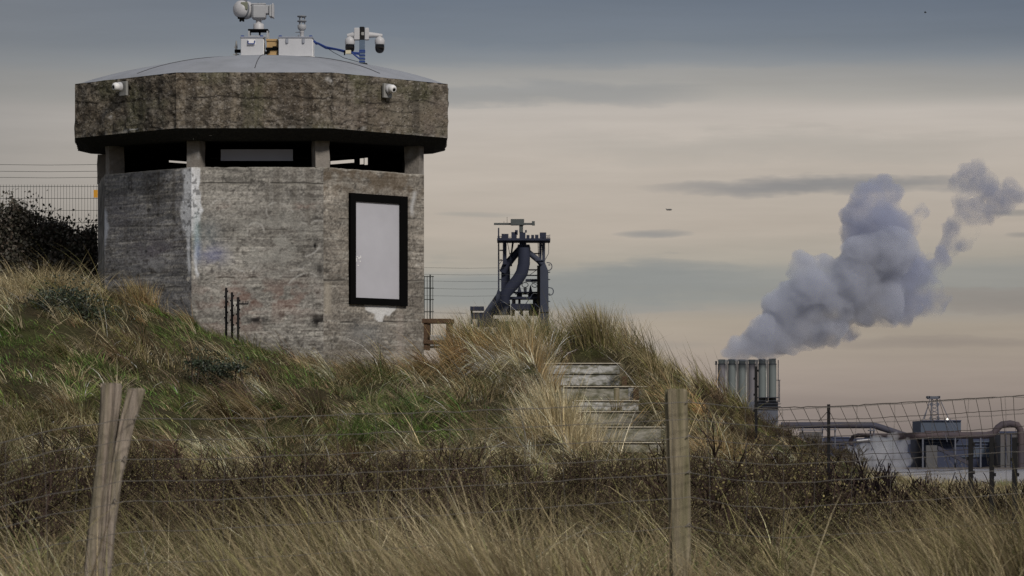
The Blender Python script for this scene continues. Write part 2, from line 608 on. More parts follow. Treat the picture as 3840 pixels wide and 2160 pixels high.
# ---------------------------------------------------------------- terrain
CREST = np.array([(-2600, 1090), (-600, 1075), (0, 1070), (200, 1065), (380, 1090), (550, 1150), (720, 1232), (900, 1300), (1100, 1352),
                  (1300, 1392), (1500, 1400), (1620, 1380), (1750, 1330), (2000, 1295), (2250, 1270), (2400, 1330), (2560, 1425),
                  (2700, 1505), (2850, 1595), (3000, 1665), (3100, 1725), (3200, 1785), (3400, 1840), (6400, 1860)], float)
BASE = np.array([(-30, -1.5), (0, -1.25), (8, -.92), (12, -.84), (16, -.80), (24, -.80), (34, -.68), (43, -.45), (60, -.50), (64, -.9), (110, -9.5), (400, -10)], float)
STAIR = np.array([(46.5, -.20), (48.55, -.14), (48.65, .08), (50.55, .10), (50.65, .30), (52.55, .32), (52.65, .52), (53.95, .54), (54.05, .74), (55.25, .76),
                  (55.35, .94), (57.75, .97), (57.85, 1.37), (58.8, 1.60), (60, 1.8)], float)
D0, D1 = 43.0, 59.5


def ground(x, d):
    x, d = np.asarray(x, float), np.asarray(d, float)
    pc = CX + F * x / 59.0
    zc = (YH - np.interp(pc, CREST[:, 0], CREST[:, 1])) / F * 59.0
    zb = np.interp(d, BASE[:, 0], BASE[:, 1])
    zb = zb - .40 * sstep(2800, 3250, CX + F * x / np.maximum(d, 5)) * sstep(22, 34, d) * (1 - sstep(64, 70, d))
    t = np.clip((d - D0) / (D1 - D0), 0, 1)
    s = .35 * t + .65 * t * t * (3 - 2 * t)
    lump = (fbm(x * .55, d * .45, 3, 3) - .5) * .55 * np.sin(np.pi * np.clip((d - 40) / 20, 0, 1))
    lump = lump + (fbm(x * 1.6, d * 1.6, 9, 3) - .5) * .16 * np.clip((d - 5) / 8, 0, 1) * (d < 62)
    z = zb + np.maximum(zc - zb, 0) * s + lump
    z = np.where(d > D1, np.maximum(zc, zb) + lump, z)
    fall = sstep(72, 105, d)
    fallr = sstep(62, 72, d) * sstep(2150, 2500, pc)
    z = z * (1 - np.maximum(fall, fallr)) + -9.5 * np.maximum(fall, fallr)
    px = CX + F * x / np.maximum(d, 5)
    xl = np.interp(d, [47, 58], [2160, 2010])
    xr = np.interp(d, [47, 58], [2560, 2360])
    m = sstep(xl - 40, xl + 10, px) * (1 - sstep(xr - 10, xr + 50, px)) * sstep(46, 47.5, d) * (1 - sstep(58, 59.5, d))
    zs = np.interp(d, STAIR[:, 0], STAIR[:, 1])
    return z * (1 - m) + zs * m


def build_ground():
    ds = np.concatenate([np.linspace(-25, 6, 12), np.linspace(6.5, 30, 60), np.linspace(30.4, 62, 160), np.linspace(62.5, 80, 30), np.linspace(82, 400, 25)])
    us = np.concatenate([np.linspace(-60, -11, 14), np.linspace(-10.8, 12, 200), np.linspace(12.3, 60, 14)])
    X, D = np.meshgrid(us, ds)
    Z = ground(X, D)
    v = np.stack([X, D, Z], -1).reshape(-1, 3)
    n, m_ = X.shape
    i = (np.arange(n - 1)[:, None] * m_ + np.arange(m_ - 1)[None]).ravel()
    q = np.stack([i, i + 1, i + m_ + 1, i + m_], 1)
    o = mesh_np('dune_ground', v, q, M['soil'], smooth=True)
    return tag(o, 'grass covered sand dune rising to the bunker', None, None, 'structure')


build_ground()
SHORE = 1640.0
WZ = -7.0
wm = MB().add([(-4000, 80, WZ), (4000, 80, WZ), (4000, SHORE + 2, WZ), (-4000, SHORE + 2, WZ)], [(0, 1, 2, 3)])
tag(wm.build('canal_water', M['water']), 'pale canal water between the dune and the works', None, None, 'structure')
bk = MB().add([(-9000, SHORE, -9), (9000, SHORE, -9), (9000, SHORE, -6.6), (-9000, SHORE, -6.6), (-9000, 12000, -6.6), (9000, 12000, -6.6)],
              [(0, 1, 2, 3), (3, 2, 5, 4)])
tag(bk.build('far_bank', M['bank']), 'low flat quay under the steelworks', None, None, 'structure')

# ---------------------------------------------------------------- bunker
BX, BD = -4.41, 65.0


def vx(px, d): return ((px - CX) / F * d, d)


# plan corners: A B C D to the front, then round the back
def ring_plan(pxs, ds):
    return [vx(p, d) for p, d in zip(pxs, ds)]


DRUM = ring_plan([392, 718, 1213, 1590, 1583, 1213, 744, 367], [63.84, 62.18, 62.17, 63.82, 66.1, 67.85, 67.85, 66.15])
ROOF = ring_plan([281, 660, 1242, 1679, 1668, 1240, 690, 292], [63.64, 61.71, 61.71, 63.64, 66.35, 68.3, 68.3, 66.35])
Z_SILL, Z_SOF, Z_RB, Z_RT, Z_APEX = 4.945, 5.42, 5.575, 6.53, 7.13
Z_FOOT = -.2


def sof(y): return 5.45 + (y - 64.0) * .028


def shrink(plan, k):
    return [(BX + (x - BX) * k, BD + (y - BD) * k) for x, y in plan]


bunker = thing('concrete_bunker', 'octagonal weathered concrete observation bunker with overhanging roof slab on the dune', 'bunker', (BX, BD, 1.6))


def face_grid(p, q, z0, z1, nu, nz, paint, disp, inset=None):
    """a finely divided wall face between plan corners p and q; paint() gives its own surface colour"""
    u = np.linspace(0, 1, nu)
    w = np.linspace(0, 1, nz)
    U, W = np.meshgrid(u, w)
    X = p[0] + (q[0] - p[0]) * U
    D = p[1] + (q[1] - p[1]) * U
    Z = z0 + (z1 - z0) * W
    px, py = CX + F * X / D, YH - F * Z / D
    nx, ny = (q[1] - p[1]), -(q[0] - p[0])
    ln = math.hypot(nx, ny)
    nx, ny = nx / ln, ny / ln
    length = ln
    dd = disp(U * length, Z, U, W)
    edge = np.minimum(U, 1 - U) * length
    dd = dd * np.clip(edge / .05, 0, 1)
    X, D = X + nx * dd, D + ny * dd
    c = paint(px, py, U * length, Z, U, W)
    i = (np.arange(nz - 1)[:, None] * nu + np.arange(nu - 1)[None]).ravel()
    quad = np.stack([i, i + 1, i + nu + 1, i + nu], 1)
    return np.stack([X, D, Z], -1).reshape(-1, 3), quad, c.reshape(-1, 3)


def join(parts):
    V, Q, C, b = [], [], [], 0
    for v, q, c in parts:
        V.append(v); Q.append(q + b); C.append(c)
        b += len(v)
    return np.concatenate(V), np.concatenate(Q), np.concatenate(C)


def lerp(c, t, col):
    t = np.clip(t, 0, 1)[..., None]
    return c * (1 - t) + np.array(col) * t


def line(py, y0, px, amp=4, w=2.2, seed=0):
    yy = y0 + (fbm(px * .012, px * 0 + seed, seed, 3) - .5) * amp * 2
    return np.exp(-((py - yy) / w) ** 2)


def wall_paint_for(face):
    def paint(px, py, u, z, U, W):
        k = {'AB': 1, 'BC': 2, 'CD': 3}.get(face, 5)
        uu = u + 10 * k
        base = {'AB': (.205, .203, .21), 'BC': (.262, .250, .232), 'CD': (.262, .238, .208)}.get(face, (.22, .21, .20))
        c = np.ones(px.shape + (3,)) * np.array(base)
        n1 = .45 * fbm(uu * .8, z * 1.4, 5, 3) + .55 * fbm(uu * 1.6, z * 11, 6, 4)
        c = c * np.clip(.42 + 1.14 * n1, .5, 1.45)[..., None]
        board = np.floor((z + .02 * vnoise(uu * 2, z * 0, 3)) / .162)
        tone = hash2(board, board * 0 + k, 4)
        c = c * (.80 + .40 * tone)[..., None]
        n2 = fbm(uu * 4, z * 34, 21, 4)
        c = lerp(c, sstep(.54, .70, n2) * .5, (.46, .44, .40))
        n3 = .6 * fbm(uu * 1.3 + 4, z * 26, 33, 5) + .4 * fbm(uu * 14, z * 16, 34, 3)
        big = sstep(.42, .62, fbm(uu * .9 + 2, z * 1.3, 36, 3))
        c = lerp(c, sstep(.52, .66, n3) * (.18 + .5 * big), (.07, .062, .056))
        n4 = fbm(u * 32, z * 40, 35, 3)
        c = c * np.clip(.30 + 1.4 * n4, .45, 1.6)[..., None]
        big2 = fbm(uu * 1.3 + 9, z * 1.8, 38, 4)
        c = c * np.clip(.45 + 1.1 * big2, .6, 1.35)[..., None]
        chipn = fbm(uu * 11, z * 13, 39, 3)
        c = lerp(c, sstep(.68, .76, chipn) * .55, (.03, .028, .026))
        sp = hash2(np.floor(u * 55), np.floor(z * 55), 8)
        c = lerp(c, (sp > .93) * .4, (.10, .09, .08))
        c = lerp(c, (sp < .05) * .35, (.42, .40, .36))
        # rain streaks
        st = fbm(uu * 9, z * .35, 41, 3)
        c = lerp(c, sstep(.56, .75, st) * .45 * sstep(2.6, 4.6, z), (.10, .088, .075))
        for y0, a in {'AB': ((847, .7), (900, .6), (960, .35), (1078, 1), (730, .3), (1020, .5)),
                      'BC': ((685, .9), (765, .4), (863, .5), (945, .45), (1040, 1), (1212, .6), (1120, .35)),
                      'CD': ((668, .35), (820, .8), (905, .3), (978, .3), (1050, .9), (1206, 1), (1172, .6))}.get(face, ()):
            br = sstep(.30, .5, vnoise(px * .02, py * 0 + y0, 12))
            c = lerp(c, line(py, y0, px, 5, 2.6, int(y0)) * a * br, (.02, .018, .016))
            c = lerp(c, line(py, y0 + 5, px, 5, 2.5, int(y0)) * a * br * .4, (.40, .38, .34))
        nn = fbm(px * .03, py * .02, 55, 4) - .5
        e = px + nn * 26
        if face in ('AB', 'BC'):
            # the flaking whitewash that runs down the corner
            lo = np.interp(py, [620, 700, 790, 850, 900, 1000, 1040], [690, 688, 678, 684, 696, 697, 702])
            hi = np.interp(py, [620, 700, 790, 830, 870, 950, 1000], [750, 747, 757, 748, 742, 742, 738])
            m = sstep(lo - 4, lo + 4, e) * (1 - sstep(hi - 4, hi + 4, e)) * (1 - sstep(1000, 1040, py + nn * 50))
            gap = sstep(.0, 10, 14 - np.abs(e - 719)) * sstep(850, 900, py) * (1 - sstep(1040, 1060, py))
            m = m * (1 - gap)
            flake = sstep(.40, .58, fbm(px * .05, py * .04, 61, 4))
            c = lerp(c, m * (.75 + .25 * flake), (.74, .76, .80))
            c = lerp(c, m * sstep(.58, .7, fbm(px * .09, py * .07, 71, 3)) * .8, (.16, .16, .17))
            bl = np.exp(-((px - 738) / 14) ** 2 - ((py - 885) / 75) ** 2)
            c = lerp(c, bl * .55, (.13, .26, .27))
            bl = np.exp(-((px - 742) / 13) ** 2 - ((py - 940) / 40) ** 2)
            c = lerp(c, bl * .6, (.20, .25, .42))
            sp2 = np.exp(-((px - 706) / 9) ** 2 - ((py - 1046) / 11) ** 2) + np.exp(-((px - 729) / 9) ** 2 - ((py - 1040) / 17) ** 2)
            c = lerp(c, (sp2 + nn > .55) * .9, (.58, .55, .50))
        if face == 'AB':
            ed = (1 - sstep(5, 16, e - 380 + 10 * np.sin(py * .02))) * (py > 690)
            c = lerp(c, ed * .8, (.40, .43, .50))
            bl = np.exp(-((px - 590) / 80) ** 2 - ((py - 935) / 40) ** 2)
            c = lerp(c, bl * .5 * sstep(.4, .6, fbm(px * .02, py * .03, 81)), (.10, .08, .11))
            bl = np.exp(-((px - 455) / 45) ** 2 - ((py - 800) / 60) ** 2)
            c = lerp(c, bl * .4, (.10, .10, .135))
            for cx_, cy_ in ((452, 780), (558, 786), (590, 806), (478, 945), (505, 948), (548, 942)):
                c = lerp(c, np.exp(-((px - cx_) / 6) ** 2 - ((py - cy_) / 6) ** 2) * .95, (.015, .015, .016))
            pl = np.exp(-((px - 560) / 60) ** 2 - ((py - 985) / 45) ** 2)
            c = lerp(c, pl * .6 * sstep(.45, .6, fbm(px * .04, py * .05, 91, 4)), (.36, .36, .37))
        if face == 'BC':
            bl = np.exp(-((px - 800) / 55) ** 2 - ((py - 955) / 35) ** 2)
            c = lerp(c, bl * .6 * sstep(.3, .6, fbm(px * .02, py * .03, 82)), (.15, .17, .33))
            bl = np.exp(-((px - 785) / 40) ** 2 - ((py - 875) / 55) ** 2)
            c = lerp(c, bl * .45, (.12, .16, .19))
            for cx_, cy_, rx, ry, a in ((900, 1110, 150, 60, .5), (1090, 1120, 90, 60, .45), (880, 1200, 120, 50, .45), (1150, 775, 60, 14, .5), (860, 790, 50, 25, .35)):
                bl = np.exp(-((px - cx_) / rx) ** 2 - ((py - cy_) / ry) ** 2)
                c = lerp(c, bl * a * sstep(.35, .6, fbm(px * .025, py * .035, 83, 4)), (.20, .10, .075))
            bl = np.exp(-((px - 1010) / 190) ** 2 - ((py - 905) / 130) ** 2)
            c = lerp(c, bl * .5 * sstep(.44, .60, fbm(px * .022, py * .03, 84, 5)), (.40, .395, .37))
            # faint worn white sprayed arcs
            for cx_, cy_, r0, a0, a1 in ((1050, 800, 45, 2.6, 6.2), (1120, 900, 75, -1.6, 1.2), (820, 790, 45, 3.4, 6.0), (905, 960, 60, .2, 2.8),
                                         (1095, 945, 80, .4, 2.4), (960, 880, 40, 3, 6), (1185, 880, 50, 3.0, 5.2), (1140, 1080, 60, 3.4, 5.6)):
                rr = np.hypot(px - cx_, (py - cy_) * 1.05)
                an = np.arctan2(py - cy_, px - cx_) % (2 * np.pi)
                ok = ((an - a0) % (2 * np.pi)) < (a1 - a0)
                ar = np.exp(-((rr - r0 - 8 * np.sin(an * 2 + cx_)) / 3.2) ** 2) * ok
                c = lerp(c, ar * .75 * sstep(.32, .6, fbm(px * .04, py * .04, 85, 3)), (.48, .47, .45))
            c = lerp(c, np.exp(-((px - 1181) / 5) ** 2 - ((py - 922) / 13) ** 2) * 1.2, (.006, .006, .006))
            bl = np.exp(-((px - 1190) / 35) ** 2 - ((py - 1205) / 22) ** 2) + .8 * np.exp(-((px - 1200) / 14) ** 2 - ((py - 1010) / 22) ** 2)
            c = lerp(c, bl * sstep(.35, .5, fbm(px * .05, py * .05, 86)), (.014, .013, .013))
            bl = np.exp(-((px - 960) / 40) ** 2 - ((py - 1200) / 16) ** 2)
            c = lerp(c, bl * sstep(.40, .52, fbm(px * .05, py * .06, 87)), (.02, .019, .02))
        if face == 'CD':
            bl = np.exp(-((px - 1228) / 13) ** 2) * sstep(1050, 1070, py) * (1 - sstep(1170, 1190, py))
            c = lerp(c, bl * .7, (.40, .36, .30))
            up = 1 - sstep(700, 760, py + nn * 60)
            c = lerp(c, up * .55 * sstep(.35, .6, fbm(px * .035, py * .035, 88, 4)), (.115, .082, .05))
            dr = np.exp(-((px - 1549 + 5 * np.sin(py * .05)) / 7) ** 2) * sstep(710, 725, py) * (1 - sstep(790, 822, py))
            c = lerp(c, dr * .85, (.50, .50, .50))
            hw = np.interp(py, [1146, 1160, 1172, 1185, 1206], [62, 55, 38, 25, 18])
            wp = (1 - sstep(hw - 5, hw + 5, np.abs(px - 1425 + nn * 60))) * (py < 1205 + nn * 20) * (py > 1138)
            c = lerp(c, wp * .95, (.66, .66, .66))
            gr = np.exp(-((px - 1500) / 14) ** 2) * sstep(1140, 1200, py) * .35
            c = lerp(c, gr, (.42, .36, .32))
            gb = np.exp(-((px - 1370) / 70) ** 2 - ((py - 1250) / 40) ** 2)
            c = lerp(c, gb * .4, (.17, .19, .21))
        # chipped pale edge at the sill
        c = lerp(c, sstep(Z_SILL - .035, Z_SILL - .005, z + (fbm(uu * 8, z * 0, 15, 3) - .5) * .05) * .5, (.44, .42, .38))
        return c
    return paint


def wall_disp(u, z, U, W):
    g = np.abs(((z / .162) % 1) - .5)
    d = -.007 * sstep(.46, .5, g) + (fbm(u * 5, z * 5, 2, 4) - .5) * .016
    chip = sstep(Z_SILL - .05, Z_SILL, z) * (fbm(u * 9, z * 3, 7, 3) - .42) * -.05
    return d + np.minimum(chip, 0)


def roof_paint(px, py, u, z, U, W):
    c = np.ones(px.shape + (3,)) * np.array((.165, .142, .112))
    x = px * .0048
    c = c * (.45 + 1.1 * (.5 * fbm(x * 2.2, z * 2.8, 105, 4) + .5 * fbm(x * 9, z * 8, 104, 4)))[..., None]
    c = lerp(c, sstep(.52, .66, fbm(x * 10, z * 12, 106, 4)) * .6, (.04, .035, .03))
    c = c * np.clip(.40 + 1.2 * fbm(x * 30, z * 32, 119, 3), .5, 1.6)[..., None]
    c = lerp(c, sstep(.55, .68, fbm(x * 14, z * 15, 107, 4)) * .6, (.30, .27, .235))
    c = lerp(c, sstep(.48, .70, fbm(x * 2.0, z * 1.5, 108, 4)) * .5, (.10, .105, .055))
    c = lerp(c, sstep(.52, .70, fbm(x * 1.3 + 7, z * 1.9, 109, 4)) * sstep(1150, 1350, px) * .5, (.24, .205, .18))
    c = lerp(c, sstep(.5, .72, fbm(x * 1.5 + 3, z * 2.2, 110, 4)) * .30, (.13, .095, .065))
    st = fbm(x * 8, z * .5, 111, 3)
    c = lerp(c, sstep(.52, .72, st) * .5, (.05, .045, .04))
    for y0, a in ((300, .6), (365, .85), (402, .5), (452, .6)):
        br = sstep(.30, .5, vnoise(px * .015, py * 0 + y0, 14))
        c = lerp(c, line(py - 30 * np.abs((px - 960) / 720) ** 2, y0, px, 16, 3.2, int(y0)) * a * br, (.018, .016, .014))
    for x0 in (660, 1170, 1242, 1535):
        vv = np.exp(-((px - x0 - 8 * (vnoise(py * .05, px * 0, 3) - .5)) / 3.0) ** 2)
        c = lerp(c, vv * .6 * sstep(.3, .5, vnoise(py * .03, px * 0 + x0, 4)), (.02, .018, .016))
    sp = hash2(np.floor(px / 4), np.floor(py / 4), 9)
    c = lerp(c, (sp > .955) * .5, (.38, .35, .32))
    c = lerp(c, (sp < .05) * .7, (.015, .014, .013))
    mk = np.exp(-((px - 474) / 7) ** 2 - ((py - 490) / 6) ** 2) + (np.abs(py - 487 + (px - 474) * .08) < 2.6) * (px > 484) * (px < 520) * (hash2(np.floor(px / 5), px * 0, 3) > .3)
    c = lerp(c, mk * .8, (.55, .55, .54))
    for cx_, cy_, r in ((1085, 483, 5), (1364, 481, 7), (1228, 296, 8), (562, 497, 4), (660, 490, 4), (390, 512, 4), (415, 438, 5), (1240, 303, 6)):
        c = lerp(c, np.exp(-((px - cx_) / r) ** 2 - ((py - cy_) / r) ** 2) * .9, (.6, .58, .56))
    c = lerp(c, sstep(.93, .99, 1 - W + 0 * px) * .4 * (fbm(x * 20, z * 0, 5, 2) > .5), (.30, .29, .27))
    return c


def roof_disp(u, z, U, W):
    d = (fbm(u * 2.2, z * 2.6, 12, 5) - .5) * .09 + (fbm(u * 9, z * 9, 19, 3) - .5) * .045
    chip = sstep(.90, 1.0, 1 - W) * (fbm(u * 7, z * 2, 6, 3) - .45) * -.09
    chip2 = sstep(.95, 1.0, W) * (fbm(u * 6 + 5, z * 2, 6, 3) - .45) * -.07
    return d + np.minimum(chip, 0) + np.minimum(chip2, 0)


parts = []
names = ['AB', 'BC', 'CD', 'x', 'x', 'x', 'x', 'EA']
for i in range(8):
    p, q = DRUM[i], DRUM[(i + 1) % 8]
    fine_ = names[i] in ('AB', 'BC', 'CD')
    nu, nz = (160 if names[i] == 'BC' else 120, 250) if fine_ else (14, 60)
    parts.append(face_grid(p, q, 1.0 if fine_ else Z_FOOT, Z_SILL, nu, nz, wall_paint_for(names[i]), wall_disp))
V, Q, C = join(parts)
# the flat sill on top of the wall
n0 = len(V)
ins = shrink(DRUM, .90)
SV = [(x, y, Z_SILL) for x, y in shrink(DRUM, .9985)] + [(x, y, Z_SILL) for x, y in ins] + [(x, y, Z_SILL - .35) for x, y in ins]
SQ = []
for i in range(8):
    j = (i + 1) % 8
    SQ += [(n0 + i, n0 + j, n0 + 8 + j, n0 + 8 + i), (n0 + 8 + i, n0 + 8 + j, n0 + 16 + j, n0 + 16 + i)]
V = np.concatenate([V, np.array(SV)])
Q = np.concatenate([Q, np.array(SQ)])
C = np.concatenate([C, np.full((24, 3), .26)])
wall = mesh_np('wall', V, Q, M['concrete'], C, bunker, smooth=True)

parts = []
for i in range(8):
    p, q = ROOF[i], ROOF[(i + 1) % 8]
    fr = i in (0, 1, 2)
    parts.append(face_grid(p, q, Z_RB, Z_RT, (170 if i == 1 else 130) if fr else 30, 90 if fr else 20, roof_paint, roof_disp))
V, Q, C = join(parts)
n0 = len(V)
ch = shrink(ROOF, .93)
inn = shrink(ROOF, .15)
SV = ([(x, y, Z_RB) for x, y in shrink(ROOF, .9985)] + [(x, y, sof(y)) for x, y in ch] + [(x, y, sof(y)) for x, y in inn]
      + [(x, y, Z_RT) for x, y in shrink(ROOF, .9985)] + [(x, y, Z_RT) for x, y in shrink(ROOF, .9)])
SQ = []
for i in range(8):
    j = (i + 1) % 8
    SQ += [(n0 + j, n0 + i, n0 + 8 + i, n0 + 8 + j), (n0 + 8 + j, n0 + 8 + i, n0 + 16 + i, n0 + 16 + j), (n0 + 24 + i, n0 + 24 + j, n0 + 32 + j, n0 + 32 + i)]
V = np.concatenate([V, np.array(SV)])
Q = np.concatenate([Q, np.array(SQ)])
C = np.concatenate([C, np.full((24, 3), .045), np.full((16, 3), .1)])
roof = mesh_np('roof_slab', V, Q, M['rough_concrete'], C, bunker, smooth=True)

# domed roofing felt, eight facets easing to a round crown
mb = MB()
rings = []
for k in range(13):
    t = k / 12
    r = 1 - t
    ring = []
    for i in range(8):
        for s_ in range(6):
            a, b = ROOF[i], ROOF[(i + 1) % 8]
            x, y = a[0] + (b[0] - a[0]) * s_ / 6, a[1] + (b[1] - a[1]) * s_ / 6
            dx, dy = x - BX, y - BD
            rr = math.hypot(dx, dy)
            rnd = 3.45 / rr
            mixk = 1 * (1 - min(t * 1.6, 1)) + rnd * min(t * 1.6, 1)
            ring.append((BX + dx * mixk * r * .992, BD + dy * mixk * r * .992, Z_RT - .01 + (Z_APEX - Z_RT + .01) * (1 - (1 - t) ** 2.0) ** .93))
    rings.append(ring)
mb.rings(rings[:-1], caps=False, smooth=True)
mb.add(rings[-2], [tuple(range(48))])
cover = mb.build('roof_cover', M['felt'], roof)
mb = MB()
for i in (3, 9, 15, 21, 27, 39, 45):
    mb.tube([(r_[i][0], r_[i][1], r_[i][2] + .004) for r_ in rings[1:-2]], .007, 5)
mb.build('felt_seam', M['seam'], cover)

# pillars at the corners of the observation slot
for i in range(8):
    x, y = DRUM[i]
    ang = math.atan2(x - BX, -(y - BD))
    ux, uy = math.sin(ang), -math.cos(ang)
    tx, ty = -uy, ux
    r0 = math.hypot(x - BX, y - BD)
    wd = [.115, .118, .128, .11][i] if i < 4 else .12
    mb = MB()
    rr_ = []
    for z, k in ((Z_SILL - .01, 1.0), (5.1, .99), (5.3, 1.0), (Z_SOF + .06, 1.03)):
        ring = []
        for (a, b) in ((r0 - .05, -wd), (r0 - .05, wd), (r0 - .34, wd * .8), (r0 - .34, -wd * .8)):
            ring.append((BX + ux * a + tx * b * k + rng.normal(0, .006), BD + uy * a + ty * b * k + rng.normal(0, .006), z))
        rr_.append(ring)
    mb.rings(rr_)
    mb.build('pillar', M['pillar'], bunker)

# dark room behind the slot, with the gaps that let the sky through at the back
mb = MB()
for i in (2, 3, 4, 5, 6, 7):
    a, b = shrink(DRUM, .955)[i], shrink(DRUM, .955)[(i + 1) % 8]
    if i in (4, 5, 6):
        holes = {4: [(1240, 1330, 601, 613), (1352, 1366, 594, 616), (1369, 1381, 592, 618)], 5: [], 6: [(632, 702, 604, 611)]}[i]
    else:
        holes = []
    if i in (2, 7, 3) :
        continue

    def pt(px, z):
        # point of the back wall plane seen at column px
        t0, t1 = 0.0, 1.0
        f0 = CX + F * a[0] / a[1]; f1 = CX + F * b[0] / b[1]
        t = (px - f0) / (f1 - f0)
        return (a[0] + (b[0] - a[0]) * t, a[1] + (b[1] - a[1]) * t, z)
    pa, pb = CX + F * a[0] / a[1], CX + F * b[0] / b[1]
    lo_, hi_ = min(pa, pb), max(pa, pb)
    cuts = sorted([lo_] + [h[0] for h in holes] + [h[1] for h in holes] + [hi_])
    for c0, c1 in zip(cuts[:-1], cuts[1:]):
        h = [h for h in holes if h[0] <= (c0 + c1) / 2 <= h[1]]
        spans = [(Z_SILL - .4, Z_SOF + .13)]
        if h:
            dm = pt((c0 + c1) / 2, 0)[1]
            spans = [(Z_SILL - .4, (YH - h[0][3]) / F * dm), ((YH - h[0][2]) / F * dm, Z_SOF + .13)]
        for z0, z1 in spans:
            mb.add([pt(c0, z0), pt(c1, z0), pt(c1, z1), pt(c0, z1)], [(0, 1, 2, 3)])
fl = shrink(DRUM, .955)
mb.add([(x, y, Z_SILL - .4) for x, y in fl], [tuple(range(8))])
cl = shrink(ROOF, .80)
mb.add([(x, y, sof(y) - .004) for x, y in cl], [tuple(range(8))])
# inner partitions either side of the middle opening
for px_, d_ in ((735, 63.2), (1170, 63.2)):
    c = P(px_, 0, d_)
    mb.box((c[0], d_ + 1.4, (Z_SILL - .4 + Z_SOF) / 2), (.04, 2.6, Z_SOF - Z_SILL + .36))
mb.build('inner_wall', M['shade_dark'], bunker)
z0_, z1_ = P(0, 603, 62.9)[2], P(0, 560, 62.9)[2]
mb = MB().rect(828, 560, 1098, 603, 62.86, 62.90)
mb.build('slot_panel', M['panel'], bunker)

# door: black frame standing proud of the wall, frosted pane
C_, D_ = DRUM[2], DRUM[3]


def on_face(px, off):
    f0, f1 = CX + F * C_[0] / C_[1], CX + F * D_[0] / D_[1]
    # solve plane crossing exactly
    k = (px - CX) / F
    t = (k * C_[1] - C_[0]) / ((D_[0] - C_[0]) - k * (D_[1] - C_[1]))
    x, y = C_[0] + (D_[0] - C_[0]) * t, C_[1] + (D_[1] - C_[1]) * t
    nx, ny = D_[1] - C_[1], -(D_[0] - C_[0])
    l = math.hypot(nx, ny)
    return (x + nx / l * off, y + ny / l * off)


def face_slab(mb, x0, x1, ztop, zbot, o0, o1):
    a0, b0 = on_face(x0, o0), on_face(x1, o0)
    a1, b1 = on_face(x0, o1), on_face(x1, o1)
    mb.add([(*a0, zbot), (*b0, zbot), (*b0, ztop), (*a0, ztop), (*a1, zbot), (*b1, zbot), (*b1, ztop), (*a1, ztop)],
           [(3, 2, 1, 0), (4, 5, 6, 7), (0, 1, 5, 4), (1, 2, 6, 5), (2, 3, 7, 6), (3, 0, 4, 7)])


dz = 63.0
zz = lambda py: (YH - py) / F * dz
mb = MB()
face_slab(mb, 1307, 1327, zz(730), zz(1144), -.02, .06)
face_slab(mb, 1493, 1521, zz(730), zz(1144), -.02, .06)
face_slab(mb, 1327.2, 1492.8, zz(730), zz(760), -.02, .057)
face_slab(mb, 1327.2, 1492.8, zz(1119), zz(1144), -.02, .057)
door = MB()
face_slab(door, 1325, 1495, zz(758), zz(1121), .005, .025)
dob = door.build('door', M['pane'], bunker)
mb.build('door_frame', M['black'], dob)
mb = MB()
for cx_, cy_, w_, h_ in ((1333, 968, 5, 3), (1340, 975, 4, 8), (1331, 985, 3, 14), (1345, 985, 4, 4), (1336, 1000, 6, 3), (1347, 972, 3, 10)):
    mb = MB()
    face_slab(mb, cx_, cx_ + w_, zz(cy_ - h_), zz(cy_), .024, .029)
    mb.build('decal', M['decal'], dob)

# ---------------------------------------------------------------- equipment on the roof
RD = 64.9          # distance of the row of cases


def roof_z(x, d):
    r = math.hypot(x - BX, d - BD) / 3.45
    return Z_RT + .6 * max(1 - r * r, 0) ** .93


def pxm(n, d=RD): return n / F * d


def case(name, label, x0, x1, y0, y1, depth, latches, handle=None):
    c = P((x0 + x1) / 2, y1, RD)
    t = thing(name, label, 'case', c)
    mb = MB().box((c[0], RD, c[2] + pxm(y1 - y0) / 2), (pxm(x1 - x0), depth, pxm(y1 - y0)), bev=.012)
    mb.build('body', M['alu'], t)
    h = pxm(y1 - y0)
    lid = MB().box((c[0], RD, c[2] + h + .014), (pxm(x1 - x0) + .02, depth + .02, .032), bev=.01)
    lid.build('lid', M['alu_dark'], t)
    f = RD - depth / 2
    for lx in latches:
        q = P(lx, 0, RD)[0]
        b = MB().box((q, f - .012, c[2] + h - .05), (.045, .025, .085), bev=.006).box((q, f - .026, c[2] + h - .075), (.028, .012, .03))
        b.build('latch', M['alu_dark'], t)
    if handle:
        q = P(handle, 0, RD)[0]
        b = MB().box((q, f - .008, c[2] + h - .075), (.14, .02, .095), bev=.006)
        hp = b.build('handle_plate', M['white'], t)
        MB().tube([(q - .06, f - .02, c[2] + h - .05), (q - .055, f - .04, c[2] + h - .105), (q + .055, f - .04, c[2] + h - .105), (q + .06, f - .02, c[2] + h - .05)], .012, 6).build('handle', M['blue'], hp)
    for sx in (-1, 1):
        for sy in (-1, 1):
            MB().box((c[0] + sx * (pxm(x1 - x0) / 2 - .03), RD + sy * (depth / 2 - .03), c[2] + h + .035), (.06, .06, .03), bev=.008).build('corner_cap', M['blue'], t)
    MB().box((c[0] + pxm(x1 - x0) / 2 + .004, RD, c[2] + h * .48), (.012, depth * .96, h * .9)).build('lit_side', M['white'], t)  # white slab puts the brightness of the case's lit side into colour
    return t


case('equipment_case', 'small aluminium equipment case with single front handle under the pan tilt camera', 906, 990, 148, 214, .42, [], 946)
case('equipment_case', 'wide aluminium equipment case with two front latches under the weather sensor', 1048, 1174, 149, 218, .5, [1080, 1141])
c = P(1040, 224, RD)
mb = MB()
mb.box((c[0], RD, c[2] + .01), (pxm(288), .62, .035), bev=.006)
mb.build_top('base_board', M['white'], 'long white board lying on the roof under the equipment cases', 'board')

